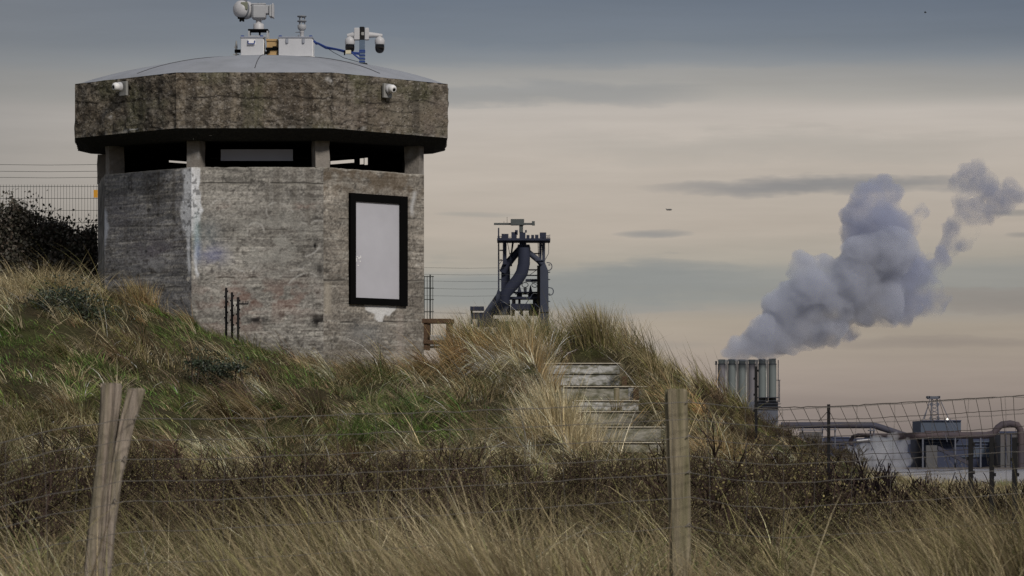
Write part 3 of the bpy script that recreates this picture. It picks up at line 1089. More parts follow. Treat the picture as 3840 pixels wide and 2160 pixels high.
c = P(1022, 214, RD)
tb = thing('plywood_box', 'tan plywood box between the two aluminium cases', 'box', c)
MB().box((c[0], RD + .03, c[2] + pxm(56) / 2), (pxm(40), .36, pxm(56)), bev=.006).build('body', M['tan'], tb)
MB().box((c[0], RD + .03, c[2] + pxm(60)), (pxm(44), .40, .04), bev=.006).build('lid', M['tan'], tb)
mb = MB().box((c[0], RD - .165, c[2] + pxm(27)), (pxm(46), .03, .05), bev=.006)
mb.box((c[0] - .06, RD - .17, c[2] + pxm(22)), (.05, .04, .09)).box((c[0] - .1, RD - .17, c[2] + pxm(12)), (.05, .04, .05))
mb.box((c[0] + .05, RD - .17, c[2] + pxm(31)), (.07, .04, .05))
mb.build('strap', M['black'], tb)

# pan tilt camera on its stand
c = P(970, 148, RD)
pt_ = thing('pan_tilt_camera', 'big grey pan tilt camera with drum lens housing on a stand above the small case', 'camera', (c[0], RD, c[2]))
mb = MB()
top = P(0, 118, RD)[2]
bot = P(0, 145, RD)[2]
for sx in (936, 1005):
    for dy in (-.14, .14):
        x = P(sx, 0, RD)[0]
        MB().box((x, RD + dy, (top + bot) / 2), (.03, .03, top - bot)).build('leg', M['camgrey'], pt_)
for dy in (-.14, .14):
    MB().box((c[0], RD + dy, bot + .03), (pxm(66), .02, .02)).build('cross_bar', M['camgrey'], pt_)
MB().box((c[0], RD, top + .012), (pxm(76), .34, .03), bev=.008).lathe((c[0] + .02, RD, top - .07), [(.015, 0), (.02, .07)], 8).build('stand_plate', M['black'], pt_)
x = P(970, 0, RD)[0]
z = lambda py: P(0, py, RD)[2]
MB().lathe((x, RD, z(117)), [(.098, 0), (.095, z(92) - z(117)), (.085, z(89) - z(117)), (.05, z(88) - z(117)), (.053, z(74) - z(117))], 18).build('pedestal', M['camlight'], pt_)
xh = P(971, 0, RD)[0]
mb = MB()
rings = []
for py, w in ((75, .05), (73, .10), (68, .125), (60, .128), (26, .128), (21, .12)):
    rings.append([(xh + sx * w, RD + sy * w * 1.05, z(py)) for sx, sy in ((-1, -.7), (-.7, -1), (.7, -1), (1, -.7), (1, .7), (.7, 1), (-.7, 1), (-1, .7))])
mb.rings(rings)
mb.box((xh, RD, z(17)), (.26, .2, .03), bev=.008)
mb.build('pan_head', M['camgrey'], pt_)
MB().box((xh - .01, RD - .02, z(16.5)), (.05, .08, .045), bev=.01).box((xh + .05, RD - .02, z(16.5)), (.04, .08, .045), bev=.01).build('connector', M['black'], pt_)
xl = P(911, 0, RD)[0]
ax = Vector((-.62, -.72, .06)).normalized()
mb = MB().lathe(Vector((xl, RD, z(36))) - ax * .16, [(.06, 0), (.15, .02), (.165, .06), (.165, .19), (.15, .26), (.115, .30), (.06, .325), (.005, .33)], 26, ax)
lens = mb.build('lens_drum', M['camlight'], pt_)
MB().lathe(Vector((xl, RD, z(36))) - ax * .0, [(.168, 0), (.170, .02), (.168, .04)], 26, ax).build('band', M['camdark'], lens)
MB().box((xl + .035, RD - .155, z(26)), (.125, .03, .14), rz=-.15, bev=.01).build('side_cover', M['olive'], lens)
MB().box((xl + .01, RD - .0, z(3.5)), (.14, .12, .02), bev=.005).build('top_plate', M['camdark'], lens)
MB().box((xl - .02, RD - .03, z(73)), (.06, .1, .05), bev=.008).box((xl - .045, RD - .03, z(77)), (.03, .08, .04)).box((xl + .01, RD - .03, z(77)), (.03, .08, .04)).box((xl - .03, RD - .03, z(68)), (.12, .1, .03)).build('foot', M['black'], lens)
MB().lathe((xl + .10, RD, z(40)), [(.05, 0), (.05, .12)], 12, (1, 0, 0)).build('hinge', M['black'], pt_)
mb = MB()
xr = P(1002, 0, RD)[0]
mb.box((xr, RD, z(37)), (.09, .20, pxm(34)), bev=.015)
mb.box((P(1018, 0, RD)[0], RD - .01, z(43)), (.07, .26, pxm(46)), bev=.015)
hs = mb.build('camera_housing', M['camgrey'], pt_)
MB().box((P(1025, 0, RD)[0], RD - .015, z(42)), (.022, .3, pxm(52)), bev=.006).build('side_shield', M['camlight'], hs)

# weather sensor
c = P(1132, 146, RD)
ws = thing('weather_sensor', 'slim grey weather sensor with stacked discs on top of the wide case', 'weather sensor', (c[0], RD, c[2]))
MB().lathe((c[0], RD, z(146)), [(.038, 0), (.036, z(122) - z(146)), (.042, z(121) - z(146)), (.042, z(117) - z(146))], 14).build('pole', M['camlight'], ws)
MB().lathe((c[0], RD, z(117)), [(.03, 0), (.065, .03), (.078, .06), (.078, z(96) - z(117)), (.074, z(93.5) - z(117))], 18).build('cup', M['camgrey'], ws)
for y0 in (84, 66):
    MB().lathe((c[0], RD, z(y0)), [(.05, 0), (.084, .012), (.084, .03), (.05, .036)], 18).build('disc', M['camdark'], ws)
for k in range(3):
    a = k * 2.1 + .4
    MB().tube([(c[0] + .055 * math.cos(a), RD + .055 * math.sin(a), z(95)), (c[0] + .055 * math.cos(a), RD + .055 * math.sin(a), z(66))], .009, 6).build('rod', M['camgrey'], ws)
MB().tube([(c[0], RD, z(121)), (P(1108, 0, RD)[0], RD, z(121))], .008, 6).box((P(1119, 0, RD)[0], RD, z(138)), (.02, .02, .07)).build('side_arm', M['camdark'], ws)

# short antenna clamped beside the small case
c = P(886, 223, RD)
an = thing('clamp_antenna', 'thin metal rod antenna with black clamp left of the small case', 'antenna', (c[0], RD, c[2] - .02))
MB().tube([(c[0], RD, z(225)), (c[0], RD, z(186)), (c[0], RD, z(178)), (c[0], RD, z(153))], [.017, .017, .024, .011], 8).build('rod', M['plate'], an)
MB().box((c[0] + .045, RD, z(192)), (.15, .05, .06), bev=.006).build('clamp', M['black'], an)
MB().box((c[0], RD, z(204)), (.11, .02, .018)).build('bracket', M['plate'], an)
MB().box((c[0] - .015, RD, z(177)), (.05, .02, .02)).build('bracket', M['plate'], an)

# mast with two dome cameras
MD = 64.1
zm = lambda py: P(0, py, MD)[2]
xm = lambda px: P(px, 0, MD)[0]
cx_ = xm(1358)
ms = thing('camera_mast', 'blue grey mast with two hanging dome cameras at the right of the roof', 'mast', (cx_, MD, zm(244)))
MB().box((cx_, MD, (zm(245) + zm(148)) / 2), (pxm(20, MD), .095, zm(148) - zm(245)), bev=.01).build('pole', M['mast'], ms)
MB().box((cx_ + .02, MD, zm(243)), (.15, .14, .05), bev=.008).build('base_plate', M['black'], ms)
MB().box((cx_, MD, (zm(152) + zm(101)) / 2), (pxm(18, MD), .1, zm(101) - zm(152)), bev=.008).build('top_clamp', M['iron'], ms)
MB().box((cx_ + .012, MD - .055, zm(128)), (.05, .02, .06), bev=.006).build('buckle', M['plate'], ms)
for s_, x0, x1, xa in ((-1, 1328, 1349, 1302), (1, 1368, 1384, 1434)):
    b = MB().box((xm((x0 + x1) / 2), MD, zm(128)), (pxm(x1 - x0, MD), .12, pxm(46, MD)), bev=.012)
    xi = xm(x0 if s_ < 0 else x1)
    b.tube([(xi, MD, zm(131)), ((xi + xm(xa)) / 2, MD, zm(132)), (xm(xa), MD, zm(134))], [.055, .042, .032], 10)
    arm = b.build('arm', M['camlight'], ms)
    xd = xm(1312 if s_ < 0 else 1424)
    d = MB().lathe((xd, MD, zm(167)), [(.082, 0), (.09, .015), (.088, .08), (.07, .115), (.04, .13), (.03, zm(136) - zm(167))], 20).build('dome_camera', M['camlight'], ms)
    MB().lathe((xd, MD, zm(200)), [(.003, 0), (.035, .006), (.062, .025), (.080, .06), (.086, .10), (.08, zm(166.5) - zm(200))], 20).build('dome', M['gloss'], d)
mb = MB()
for py in (232, 221, 208, 196, 190):
    mb.box((cx_, MD, zm(py)), (.108, .108, .022), rz=0, bev=.004)
mb.build('strap', M['blue'], ms)

# blue cable bundle from the wide case to the mast
mb = MB()
pts = [(1176, 152, RD - .2), (1186, 160, RD - .2), (1193, 162, 64.6), (1222, 176, 64.5), (1262, 184, 64.3), (1294, 191, 64.1), (1320, 197, 64.0), (1349, 199, 64.0)]
mb.tube([P(*p) for p in pts], .016, 6)
mb.tube([P(x, y + 3 + (i % 2) * 3, d) for i, (x, y, d) in enumerate(pts)], .011, 6)
mb.tube([P(1318, 196, 64.0), P(1332, 208, 64.0), P(1349, 221, 64.02)], .014, 6)
cb = mb.build_top('cable_bundle', M['blue'], 'blue cable bundle running from the wide case to the mast', 'cable')
mb = MB()
mb.tube([P(1222, 177, 64.5), P(1250, 196, 64.4), P(1289, 217, 64.2), P(1346, 233, 64.06)], .006, 5)
mb.build('thin_wire', M['camdark'], cb)
b = MB().rect(1296, 188, 1316, 201, 63.93, 64.03)
o2 = b.build('junction_box', M['beige'], cb)
b = MB().tube([P(1292, 190, 64.05), P(1292, 207, 64.05)], .012, 6)
o3 = b.build('cable_tail', M['black'], cb)


# security cameras on the roof edge
def wall_cam(px, py, cx, plane_i, label, look):
    a, b = ROOF[plane_i], ROOF[plane_i + 1]
    k = (px - CX) / F
    t = (k * a[1] - a[0]) / ((b[0] - a[0]) - k * (b[1] - a[1]))
    x, y = a[0] + (b[0] - a[0]) * t, a[1] + (b[1] - a[1]) * t
    nx, ny = b[1] - a[1], -(b[0] - a[0])
    l = math.hypot(nx, ny)
    nx, ny = nx / l, ny / l
    rz = math.atan2(b[1] - a[1], b[0] - a[0])
    zc_ = (YH - py) / F * y
    t = thing('security_camera', label, 'camera', (x, y, zc_ - .12))
    MB().box((x + nx * .06, y + ny * .06, zc_), (.19, .05, .25), rz=rz, bev=.008).build('back_plate', M['plate'], t)
    c0 = Vector((x + nx * .085 + (cx - px) / F * y, y + ny * .085, zc_ + .03))
    ax = Vector((nx, ny, 0))
    MB().lathe(c0, [(.085, 0), (.085, .03), (.075, .05), (.06, .06)], 18, ax).build('ring', M['camlight'], t)
    lk = Vector(look).normalized()
    bc = c0 + ax * .085
    ball = MB().lathe(bc - lk * .07, [(.01, 0), (.045, .012), (.068, .04), (.074, .07), (.068, .10), (.055, .122), (.045, .128)], 20, lk).build('ball', M['white'], t)
    MB().lathe(bc + lk * .058, [(.030, 0), (.030, .006)], 14, lk).build('lens', M['gloss'], ball)


wall_cam(474, 334, 464, 0, 'white ball security camera on the left face of the roof slab', (-.75, -.62, -.18))
wall_cam(1443, 342, 1446, 2, 'white ball security camera on the right face of the roof slab', (.62, -.75, -.35))


# ---------------------------------------------------------------- iron pickets, trestle, stairs
def gz(x, d): return float(ground(np.array([x]), np.array([d]))[0])


def picket(px, ptop, d, label, group, notches=True, pr=.018, arm=False, tilt=0.0, bottom=None):
    x = (px - CX) / F * d
    zt = (YH - ptop) / F * d
    zb = gz(x, d) - .2
    t = thing('iron_picket', label, 'picket', (x, d, zb + .2), group)
    mb = MB()
    mb.box((x, d, (zt + zb) / 2), (pr * 2, .012, zt - zb)).box((x, d + .022, (zt + zb) / 2), (.012, .03, zt - zb))
    mb.build('post', M['iron'], t)
    if notches:
        n = 7
        for k in range(n):
            zk = zt - .06 - k * (zt - zb - .5) / n
            MB().box((x + (-1) ** k * (pr + .006), d, zk), (.02, .012, .03)).build('notch', M['iron'], t)
    if arm:
        za = zt - .115
        mb = MB().tube([(x, d, za), (x + .17, d, za)], .012, 6)
        for q in (.08, .13, .165):
            mb.box((x + q, d, za + .025), (.012, .012, .05))
        mb.build('side_arm', M['iron'], t)
    return t


picket(848, 1079, 60.9, 'tallest and leftmost of the three black iron pickets against the bunker wall', 'iron pickets against the bunker wall', pr=.020)
picket(870, 1096, 60.7, 'middle one of the three black iron pickets against the bunker wall', 'iron pickets against the bunker wall', pr=.020)
picket(893, 1114, 60.5, 'shortest black iron picket by the bunker wall with a spiked side arm', 'iron pickets against the bunker wall', arm=True, pr=.022)

picket(2835, 1374, 50.5, 'black iron post standing in front of the six chimneys', 'black iron posts by the net fence', pr=.020)
picket(3640, 1640, 30.0, 'notched black post left of the other two at the dark hall', 'notched black posts before the works', pr=.020)
picket(3719, 1640, 30.5, 'middle notched black post between its two neighbours before the dark hall', 'notched black posts before the works', pr=.020)
picket(3805, 1640, 30.0, 'notched black post at far right with a bent prong', 'notched black posts before the works', arm=False, pr=.022)

TD = 61.2
tr = thing('wooden_trestle', 'small brown open wooden trestle standing beside the bunker', 'trestle', (P(1640, 0, TD)[0], TD, P(0, 1312, TD)[2]))
tp = lambda px, py, d=TD: P(px, py, d)
zt, zb = P(0, 1208, TD)[2], P(0, 1312, TD)[2]
for x_, dd, zbb in ((1596, 0, zb), (1680, 0, zb - .05), (1604, .34, zb), (1690, .34, zb - .05)):
    xx = P(x_, 0, TD)[0]
    MB().box((xx, TD + dd, (zt + zbb) / 2), (.065, .05, zt - zbb), bev=.006).build('leg', M['brownwood'], tr)
for dd in (0, .34):
    MB().box((P(1638 + dd * 26, 0, TD)[0], TD + dd - .03, zt + .02), (.50, .045, .075), bev=.006).build('top_rail', M['brownwood'], tr)
    MB().box((P(1638 + dd * 26, 0, TD)[0], TD + dd - .03, P(0, 1283, TD)[2]), (.46, .04, .065), bev=.006).build('lower_rail', M['brownwood'], tr)
for x_ in (1596, 1684):
    MB().box((P(x_, 0, TD)[0], TD + .17, zt + .012), (.05, .30, .05)).build('side_rail', M['brownwood'], tr)
sl = P(1665, 1292, 62.5)
mb = MB().box((sl[0], 62.5, sl[2] + .05), (.66, .5, .22), bev=.03)
mb.build_top('stone_slab', M['stone'], 'pale grey stone slab lying behind the wooden trestle', 'slab')
bl = P(1760, 1302, 60.6)
mb = MB().box((bl[0], 60.6, bl[2] + .03), (.42, .1, .045), bev=.01)
mb.build_top('loose_board', M['step_edge'], 'pale loose board lying in grass right of the trestle', 'board')

stair = thing('board_stairs', 'weathered whitewashed board steps climbing the dune behind the wooden post', 'stairs', (P(2330, 0, 50)[0], 50, .1))
STEPS = [(2022, 2330, 1364, 1448, 57.55, 'step'), (2110, 2470, 1451, 1503, 55.05, 'step_old'), (2150, 2400, 1504, 1543, 53.7, 'step'),
         (2165, 2520, 1545, 1600, 52.35, 'step_old'), (2205, 2540, 1603, 1658, 50.35, 'step_old'), (2255, 2560, 1661, 1700, 48.35, 'step_old')]
for x0, x1, y0, y1, d, mk in STEPS:
    a, b = P(x0, y0, d), P(x1, y1, d)
    mb = MB()
    n = max(1, round((a[2] - b[2]) / .16))
    hgt = (a[2] - b[2]) / n
    for k in range(n):
        o_ = rng.normal(0, .008)
        mb.box(((a[0] + b[0]) / 2 + rng.normal(0, .02), d + .06 + o_, a[2] - hgt * (k + .5)), (b[0] - a[0], .10, hgt - .012), rz=rng.normal(0, .008), bev=.012)
    mb.box(((a[0] + b[0]) / 2, d + .17, (a[2] + b[2]) / 2 - .02), (b[0] - a[0] - .04, .12, a[2] - b[2] - .05))
    st_ = mb.build('step', M[mk], stair)
    e = MB()
    e.box(((a[0] + b[0]) / 2, d + .05, a[2] + .004), (b[0] - a[0] - .02, .13, .018), bev=.005)
    e.build('step_edge', M['step_edge'], st_)
for x_, y0, y1, d, mk in ((2333, 1364, 1405, 57.3, 'postwood'), (2341, 1412, 1450, 56.2, 'brownwood'), (2366, 1455, 1500, 54.8, 'stone'), (2385, 1458, 1496, 54.7, 'brownwood'),
                          (2312, 1455, 1524, 54.6, 'postwood'), (2172, 1548, 1596, 52.2, 'brownwood'), (2226, 1606, 1665, 50.2, 'brownwood'), (2040, 1366, 1400, 57.4, 'brownwood')):
    a, b = P(x_, y0, d), P(x_, y1, d)
    MB().box((a[0], d - .02, (a[2] + b[2]) / 2 - .08), (.085, .07, a[2] - b[2] + .16), bev=.01).build('stake', M[mk], stair)

# ---------------------------------------------------------------- fences
# rod mesh fence behind the bunker on the left
FD = 72.0
mf = thing('rod_mesh_fence', 'tall dark rod mesh fence with strands above it left of the bunker', 'fence', (P(150, 0, FD)[0], FD, 2.6))


def rods(mb, x0, x1, ytop, ybot, d, sp, hl, rr=.0032):
    n = int((x1 - x0) / sp)
    zt, zb = P(0, ytop, d)[2], P(0, ybot, d)[2]
    for k in range(n + 1):
        x = P(x0 + k * sp, 0, d)[0]
        mb.tube([(x, d, zb), (x, d, zt)], rr, 4, caps=False)
    for y in hl:
        z = P(0, y, d)[2]
        for o_ in (-.008, .008):
            mb.tube([(P(x0, 0, d)[0], d + o_, z), (P(x1, 0, d)[0], d + o_, z)], rr * 1.25, 4, caps=False)


for x0, x1 in ((-330, -15), (-10, 372), (377, 700)):
    mb = MB()
    rods(mb, x0, x1, 692, 1180, FD, 11.3, (699, 744, 789, 834, 880, 925, 970, 1016))
    mb.build('panel', M['mesh'], mf)
for x in (-12, 374):
    MB().box((P(x, 0, FD)[0], FD + .05, P(0, 900, FD)[2]), (.035, .06, P(0, 660, FD)[2] - P(0, 1140, FD)[2])).build('post', M['mesh'], mf)
for y in (617, 642, 665):
    MB().tube([P(-330, y - 6, FD), P(-12, y, FD), P(180, y + 2, FD), P(374, y, FD), P(700, y + 2, FD)], .0042, 4).build('strand', M['mesh'], mf)
MB().rect(351, 712, 366, 741, FD - .06, FD - .04).build_top('warning_sign', M['yellow'], 'small yellow orange sign on the mesh fence beside the bunker', 'sign')

RFD = 73.0
rf = thing('rod_mesh_fence', 'short end of rod mesh fence with thin strands right of the bunker', 'fence', (P(1620, 0, RFD)[0], RFD, 2.3))
mb = MB()
rods(mb, 1560, 1627, 1034, 1260, RFD, 10.5, (1037, 1080, 1123, 1168), .0065)
mb.build('panel', M['mesh'], rf)
MB().box((P(1613, 0, RFD)[0], RFD + .04, P(0, 1150, RFD)[2]), (.03, .05, 1.3)).build('post', M['mesh'], rf)
for y, x1 in ((1003, 1900), (1028, 1990), (1053, 1990), (1081, 1980), (1108, 1900), (1172, 1720)):
    MB().tube([P(1560, y, RFD), P(1750, y + 3, RFD + 1), P(x1, y + 1, RFD + 3)], .0026, 4).build('strand', M['mesh'], rf)

# wooden post fence in the foreground
ff = thing('post_and_wire_fence', 'foreground fence of two weathered wooden posts and sagging wires', 'fence', (P(1400, 0, 15.5)[0], 15.5, -.9))
LD = 14.3
mb = MB()


def limb(mb, spec, d, n=22, seed=0):
    """spec: rows of (left px, right px, py); the thickness follows the width"""
    r_ = random.Random(seed)
    rings = []
    ribs = [1 + r_.choice((-.26, -.10, 0, .03, .08, .08)) for _ in range(n)]
    for x0, x1, y in spec:
        c = P((x0 + x1) / 2, y, d)
        w = (x1 - x0) / 2 / F * d
        ring = []
        for k in range(n):
            a = 2 * math.pi * k / n
            q = ribs[k] + r_.uniform(-.025, .025)
            sx = math.copysign(abs(math.cos(a)) ** .6, math.cos(a))
            sy = math.copysign(abs(math.sin(a)) ** .6, math.sin(a))
            ring.append((c[0] + sx * w * q, d + sy * .05 * q, c[2] + r_.uniform(-.004, .004)))
        rings.append(ring)
    mb.rings(rings, True)


yb = 2330
limb(mb, [(305, 372, yb), (318, 388, 2130), (330, 402, 1990), (352, 418, 1800), (366, 428, 1680), (372, 440, 1600), (377, 449, 1520), (380, 453, 1443), (385, 450, 1440)], LD, seed=1)
limb(mb, [(368, 405, yb), (384, 420, 2130), (398, 432, 1990), (414, 458, 1800), (422, 474, 1740), (436, 492, 1660), (449, 508, 1590), (463, 530, 1530), (482, 550, 1463), (487, 546, 1459)], LD + .005, seed=2)
mb.build('split_post', M['oldwood'], ff).rotation_euler = (0, 0, 0)
RD2 = 16.4
mb = MB()
limb(mb, [(2518, 2594, 2400), (2514, 2592, 2200), (2510, 2590, 2050), (2508, 2590, 1900), (2504, 2587, 1800), (2500, 2584, 1700), (2498, 2580, 1600), (2494, 2578, 1520), (2493, 2577, 1468), (2499, 2572, 1460)], RD2, 26, seed=3)
mb.build('post', M['postwood'], ff)
OFF_L = [0, 79, 152, 234, 310, 425, 545]
OFF_R = [0, 64, 133, 202, 266, 358, 468, 580]
TOPW = [(-700, 1790, 12.4), (-300, 1722, 12.9), (0, 1662, 13.4), (200, 1612, 13.8), (375, 1590, 14.24), (460, 1572, 14.23), (800, 1572, 14.7), (1300, 1556, 15.2), (1900, 1536, 15.8), (2300, 1520, 16.1), (2500, 1513, 16.33), (2585, 1508, 16.33),
        (2760, 1524, 16.6), (2930, 1530, 16.8), (3250, 1520, 17.2), (3840, 1488, 17.8), (4300, 1466, 18.2)]
for k in range(7):
    pts = []
    for i, (x, y, d) in enumerate(TOPW):
        off = OFF_L[k] + (OFF_R[k] - OFF_L[k]) * np.clip((x - 420) / 2115, -.4, 1.25)
        if x > 2600:
            off = OFF_R[k] * (1 - .03 * (x - 2600) / 1200) + (k * 3 if x > 2700 else 0) + (6 if 2800 < x < 3000 else 0)
        pts.append((x, y + off, d))
    fine_pts = []
    for (a, b) in zip(pts[:-1], pts[1:]):
        n = max(2, int(abs(b[0] - a[0]) / 60))
        for q in range(n):
            t = q / n
            fine_pts.append(P(a[0] + (b[0] - a[0]) * t, a[1] + (b[1] - a[1]) * t + rng.normal(0, 1.6), a[2] + (b[2] - a[2]) * t - .055))
    fine_pts.append(P(*pts[-1]))
    MB().tube(fine_pts, .0016 if k else .0019, 5, caps=False).build('wire', M['wire'], ff)
# widely spaced upright wires of the same fence
mb = MB()
for x in np.arange(-260, 3900, 139):
    tx = [p[0] for p in TOPW]
    y = np.interp(x, tx, [p[1] for p in TOPW])
    d = np.interp(x, tx, [p[2] for p in TOPW]) - .055
    offs = np.array(OFF_L) + (np.array(OFF_R[:7]) - np.array(OFF_L)) * np.clip((x - 420) / 2115, -.4, 1.1)
    sl_ = rng.normal(0, 4)
    MB().tube([P(x + sl_ * k * .5 + rng.normal(0, 3), y + o_, d) for k, o_ in enumerate(offs)], .0010, 4, caps=False).build('stay_wire', M['wire'], ff)
for x, y, d in ((514, 1560, LD - .06), (468, 1716, LD - .06), (430, 1876, LD - .06)):
    mb = MB().tube([P(x - 6, y + 4, d), P(x, y - 6, d - .006), P(x + 7, y + 4, d)], .003, 6)
    mb.build('staple', M['wire'], ff)
for y in (1504, 1636, 1770, 1968):
    MB().tube([P(2574, y + 4, RD2 - .06), P(2584, y - 5, RD2 - .062), P(2592, y + 3, RD2 - .05)], .003, 6).build('staple', M['wire'], ff)

# sheep net on steel posts running off to the right, beyond the thicket
ND = 42.0
nf = thing('sheep_net_fence', 'leaning wire sheep net with slanting uprights hung on a black post at right', 'fence', (P(3300, 0, ND)[0], ND, -.5))
nt = lambda x: np.interp(x, [2700, 2930, 3110, 3300, 3600, 3840, 4300], [1530, 1529, 1524, 1514, 1497, 1483, 1458])
rows = [0, 50, 113, 180, 250]
for k, r_ in enumerate(rows):
    pts = []
    for x in np.arange(2860, 4320, 24):
        s_ = 1 if k < 2 else np.clip((x - 2900) / 300, .3, 1)
        pts.append(P(x, nt(x) + r_ * (1 + .06 * np.sin(x * .004)) + rng.normal(0, 1.0), ND))
    MB().tube(pts, .0048 if k == 0 else .0036, 4, caps=False).build('net_wire', M['netwire'], nf)
up_ = MB()
for x in np.arange(2870, 4300, 46.5):
    slant = np.interp(x, [2900, 3300, 3700, 3840], [28, 26, 8, 2])
    pts = []
    for k, r_ in enumerate(rows):
        pts.append(P(x + slant * r_ / 50 * .9 + rng.normal(0, 1.2), nt(x) + r_, ND - .004))
    up_.tube(pts, .0032, 4, caps=False)
up_.build('net_upright', M['netwire'], nf)
x = P(3108, 0, ND)[0]
MB().box((x, ND + .02, (P(0, 1516, ND)[2] - .9) / 2), (.036, .03, P(0, 1516, ND)[2] + .9)).build('steel_post', M['iron'], nf)
MB().tube([P(3102, 1545, ND + .03), P(3070, 1580, ND + .05)], .004, 4).build('brace_wire', M['netwire'], nf)

# ---------------------------------------------------------------- steelworks across the water
BFD = 2000.0
U = lambda u, v: (1840 + u / 3.293, 780 + v / 3.293)
bf = thing('blast_furnace', 'dark navy blast furnace tower with curved downcomer pipe and crane on top', 'blast furnace', (P(1770, 0, BFD)[0], BFD, -6.6))
m3 = 1 / 3.293 / F * BFD     # metres per pixel of the enlarged view


def ub(mb, u0, v0, u1, v1, off=0, dep=None):
    x0, y0 = U(u0, v0)
    x1, y1 = U(u1, v1)
    d = BFD + off
    a, b = P(x0, y0, d), P(x1, y1, d)
    dd = dep if dep else min(abs(b[0] - a[0]), 6)
    return mb.box(((a[0] + b[0]) / 2, d, (a[2] + b[2]) / 2), (abs(b[0] - a[0]), dd, abs(a[2] - b[2])))


def up(u, v, off=0): return P(*U(u, v), BFD + off)


def utube(mb, pts, w, off=0, n=12, caps=True):
    return mb.tube([up(p[0], p[1], off) for p in pts], [q * m3 / 2 for q in w] if isinstance(w, (list, tuple)) else w * m3 / 2, n, caps)


mb = MB()
ub(mb, 40, 186, 545, 208, 0, 3)
ub(mb, 510, 165, 545, 214, 0, 4)
jib = mb.build('crane_beam', M['navy_grey'], bf)
ub(MB(), 247, 140, 413, 212, 0, 6).build('crane_cab', M['navy_grey'], bf)
mb = MB()
ub(mb, 352, 212, 400, 300, 0, 4)
mb.build('crane_mast', M['navy_grey'], bf)
for u, v in ((203, 112), (165, 165)):
    utube(MB(), [(u, 188), (u, v)], 5).build('aerial', M['navy_grey'], bf)
mb = MB()
ub(mb, 80, 390, 735, 416, 0, 26)
deck = mb.build('top_platform', M['navy'], bf)
mb = MB()
for u in (682, 700, 716, 730):
    utube(mb, [(u, 392), (u, 340 if u != 730 else 326)], 5)
for v in (362, 340):
    utube(mb, [(680, v), (733, v)], 5)
    utube(mb, [(84, v + 10), (135, v + 10)], 5)
for u in (88, 110, 130, 230, 245):
    utube(mb, [(u, 392), (u, 352)], 5)
mb.build('railing', M['navy_light'], deck)
for (u0, v0, u1, v1) in ((135, 322, 220, 391), (255, 300, 322, 391), (300, 275, 335, 330), (355, 305, 430, 391), (425, 275, 446, 300), (442, 336, 480, 391), (500, 335, 535, 372), (548, 333, 590, 378), (606, 305, 685, 370), (612, 370, 640, 391), (655, 370, 680, 391)):
    ub(MB(), u0, v0, u1, v1, 0, 5).build('winch_house', M['navy'], bf)
mb = MB()
utube(mb, [(98, 245), (99, 1000), (92, 1060)], [17, 19, 40])
mb.build('lift_mast', M['navy'], bf)
utube(MB(), [(275, 420), (257, 560), (257, 720)], [26, 18, 16]).build('bleeder_pipe', M['navy'], bf)
utube(MB(), [(585, 416), (590, 600)], 9).build('hanging_rope', M['navy_light'], bf)
mb = MB()
ub(mb, 150, 414, 197, 700, 0, 6)
mb.prism([U(*p) for p in ((197, 640), (235, 640), (240, 800), (240, 1010), (128, 1010), (130, 800), (150, 690))][::-1], BFD + 3, BFD + 9)
mb.build('left_column', M['navy'], bf)
mb = MB()
ub(mb, 598, 416, 628, 640, 0, 4)
ub(mb, 636, 416, 672, 660, 0, 5)
mb.prism([U(*p) for p in ((560, 648), (662, 648), (712, 780), (716, 1300), (612, 1300), (612, 720))][::-1], BFD - 4, BFD + 6)
ub(mb, 550, 640, 660, 652, -5, 3)
mb.build('right_column', M['navy_light'], bf)
ub(MB(), 573, 712, 611, 1245, -6, 4).build('cable_duct', M['black'], bf)
mb = MB()
mb.prism([U(*p) for p in ((335, 450), (480, 450), (492, 500), (470, 560), (320, 560), (325, 500))][::-1], BFD - 5, BFD + 5)
ub(mb, 355, 410, 440, 455, 0, 8)
mb.build('furnace_head', M['navy'], bf)
utube(MB(), [(375, 490), (290, 590), (190, 710), (150, 800)], [80, 90, 100, 90], 2, 14).build('left_uptake', M['navy'], bf)
utube(MB(), [(420, 505), (520, 590), (640, 690)], [66, 70, 70], -4, 14).build('right_uptake', M['navy_light'], bf)
utube(MB(), [(412, 490), (412, 600), (410, 690), (385, 800), (330, 890), (255, 975), (180, 1065), (170, 1180)], [130, 148, 150, 150, 146, 140, 138, 120], -9, 18).build('downcomer', M['navy'], bf)
mb = MB()
mb.prism([U(*p) for p in ((100, 1020), (150, 1040), (240, 1150), (250, 1320), (-60, 1320), (-90, 1290))][::-1], BFD + 4, BFD + 10)
mb.build('skip_bridge', M['navy_light'], bf)
mb = MB()
mb.rect(1763, 1149, 1815, 1164, BFD - 2, BFD + 6)
mb.rect(1765, 1164, 1772, 1215, BFD, BFD + 4)
mb.rect(1772, 1172, 1850, 1195, BFD, BFD + 8)
mb.rect(1790, 1195, 1870, 1225, BFD, BFD + 8)
mb.build('charging_deck', M['navy'], bf)
mb = MB()
for (u0, v0, u1, v1) in ((430, 884, 572, 906), (236, 1102, 580, 1128), (250, 1188, 600, 1262), (235, 1040, 575, 1048)):
    ub(mb, u0, v0, u1, v1, 6, 14)
mb.build('cast_house_deck', M['navy'], bf)
for r_ in ((520, 1060, 575, 1190, 8, 6), (340, 1120, 370, 1190, 8, 5), (255, 1262, 300, 1330, 8, 5), (360, 1262, 400, 1330, 8, 5), (470, 1262, 600, 1330, 8, 5)):
    ub(MB(), *r_).build('cast_house_bay', M['navy_light'], bf)
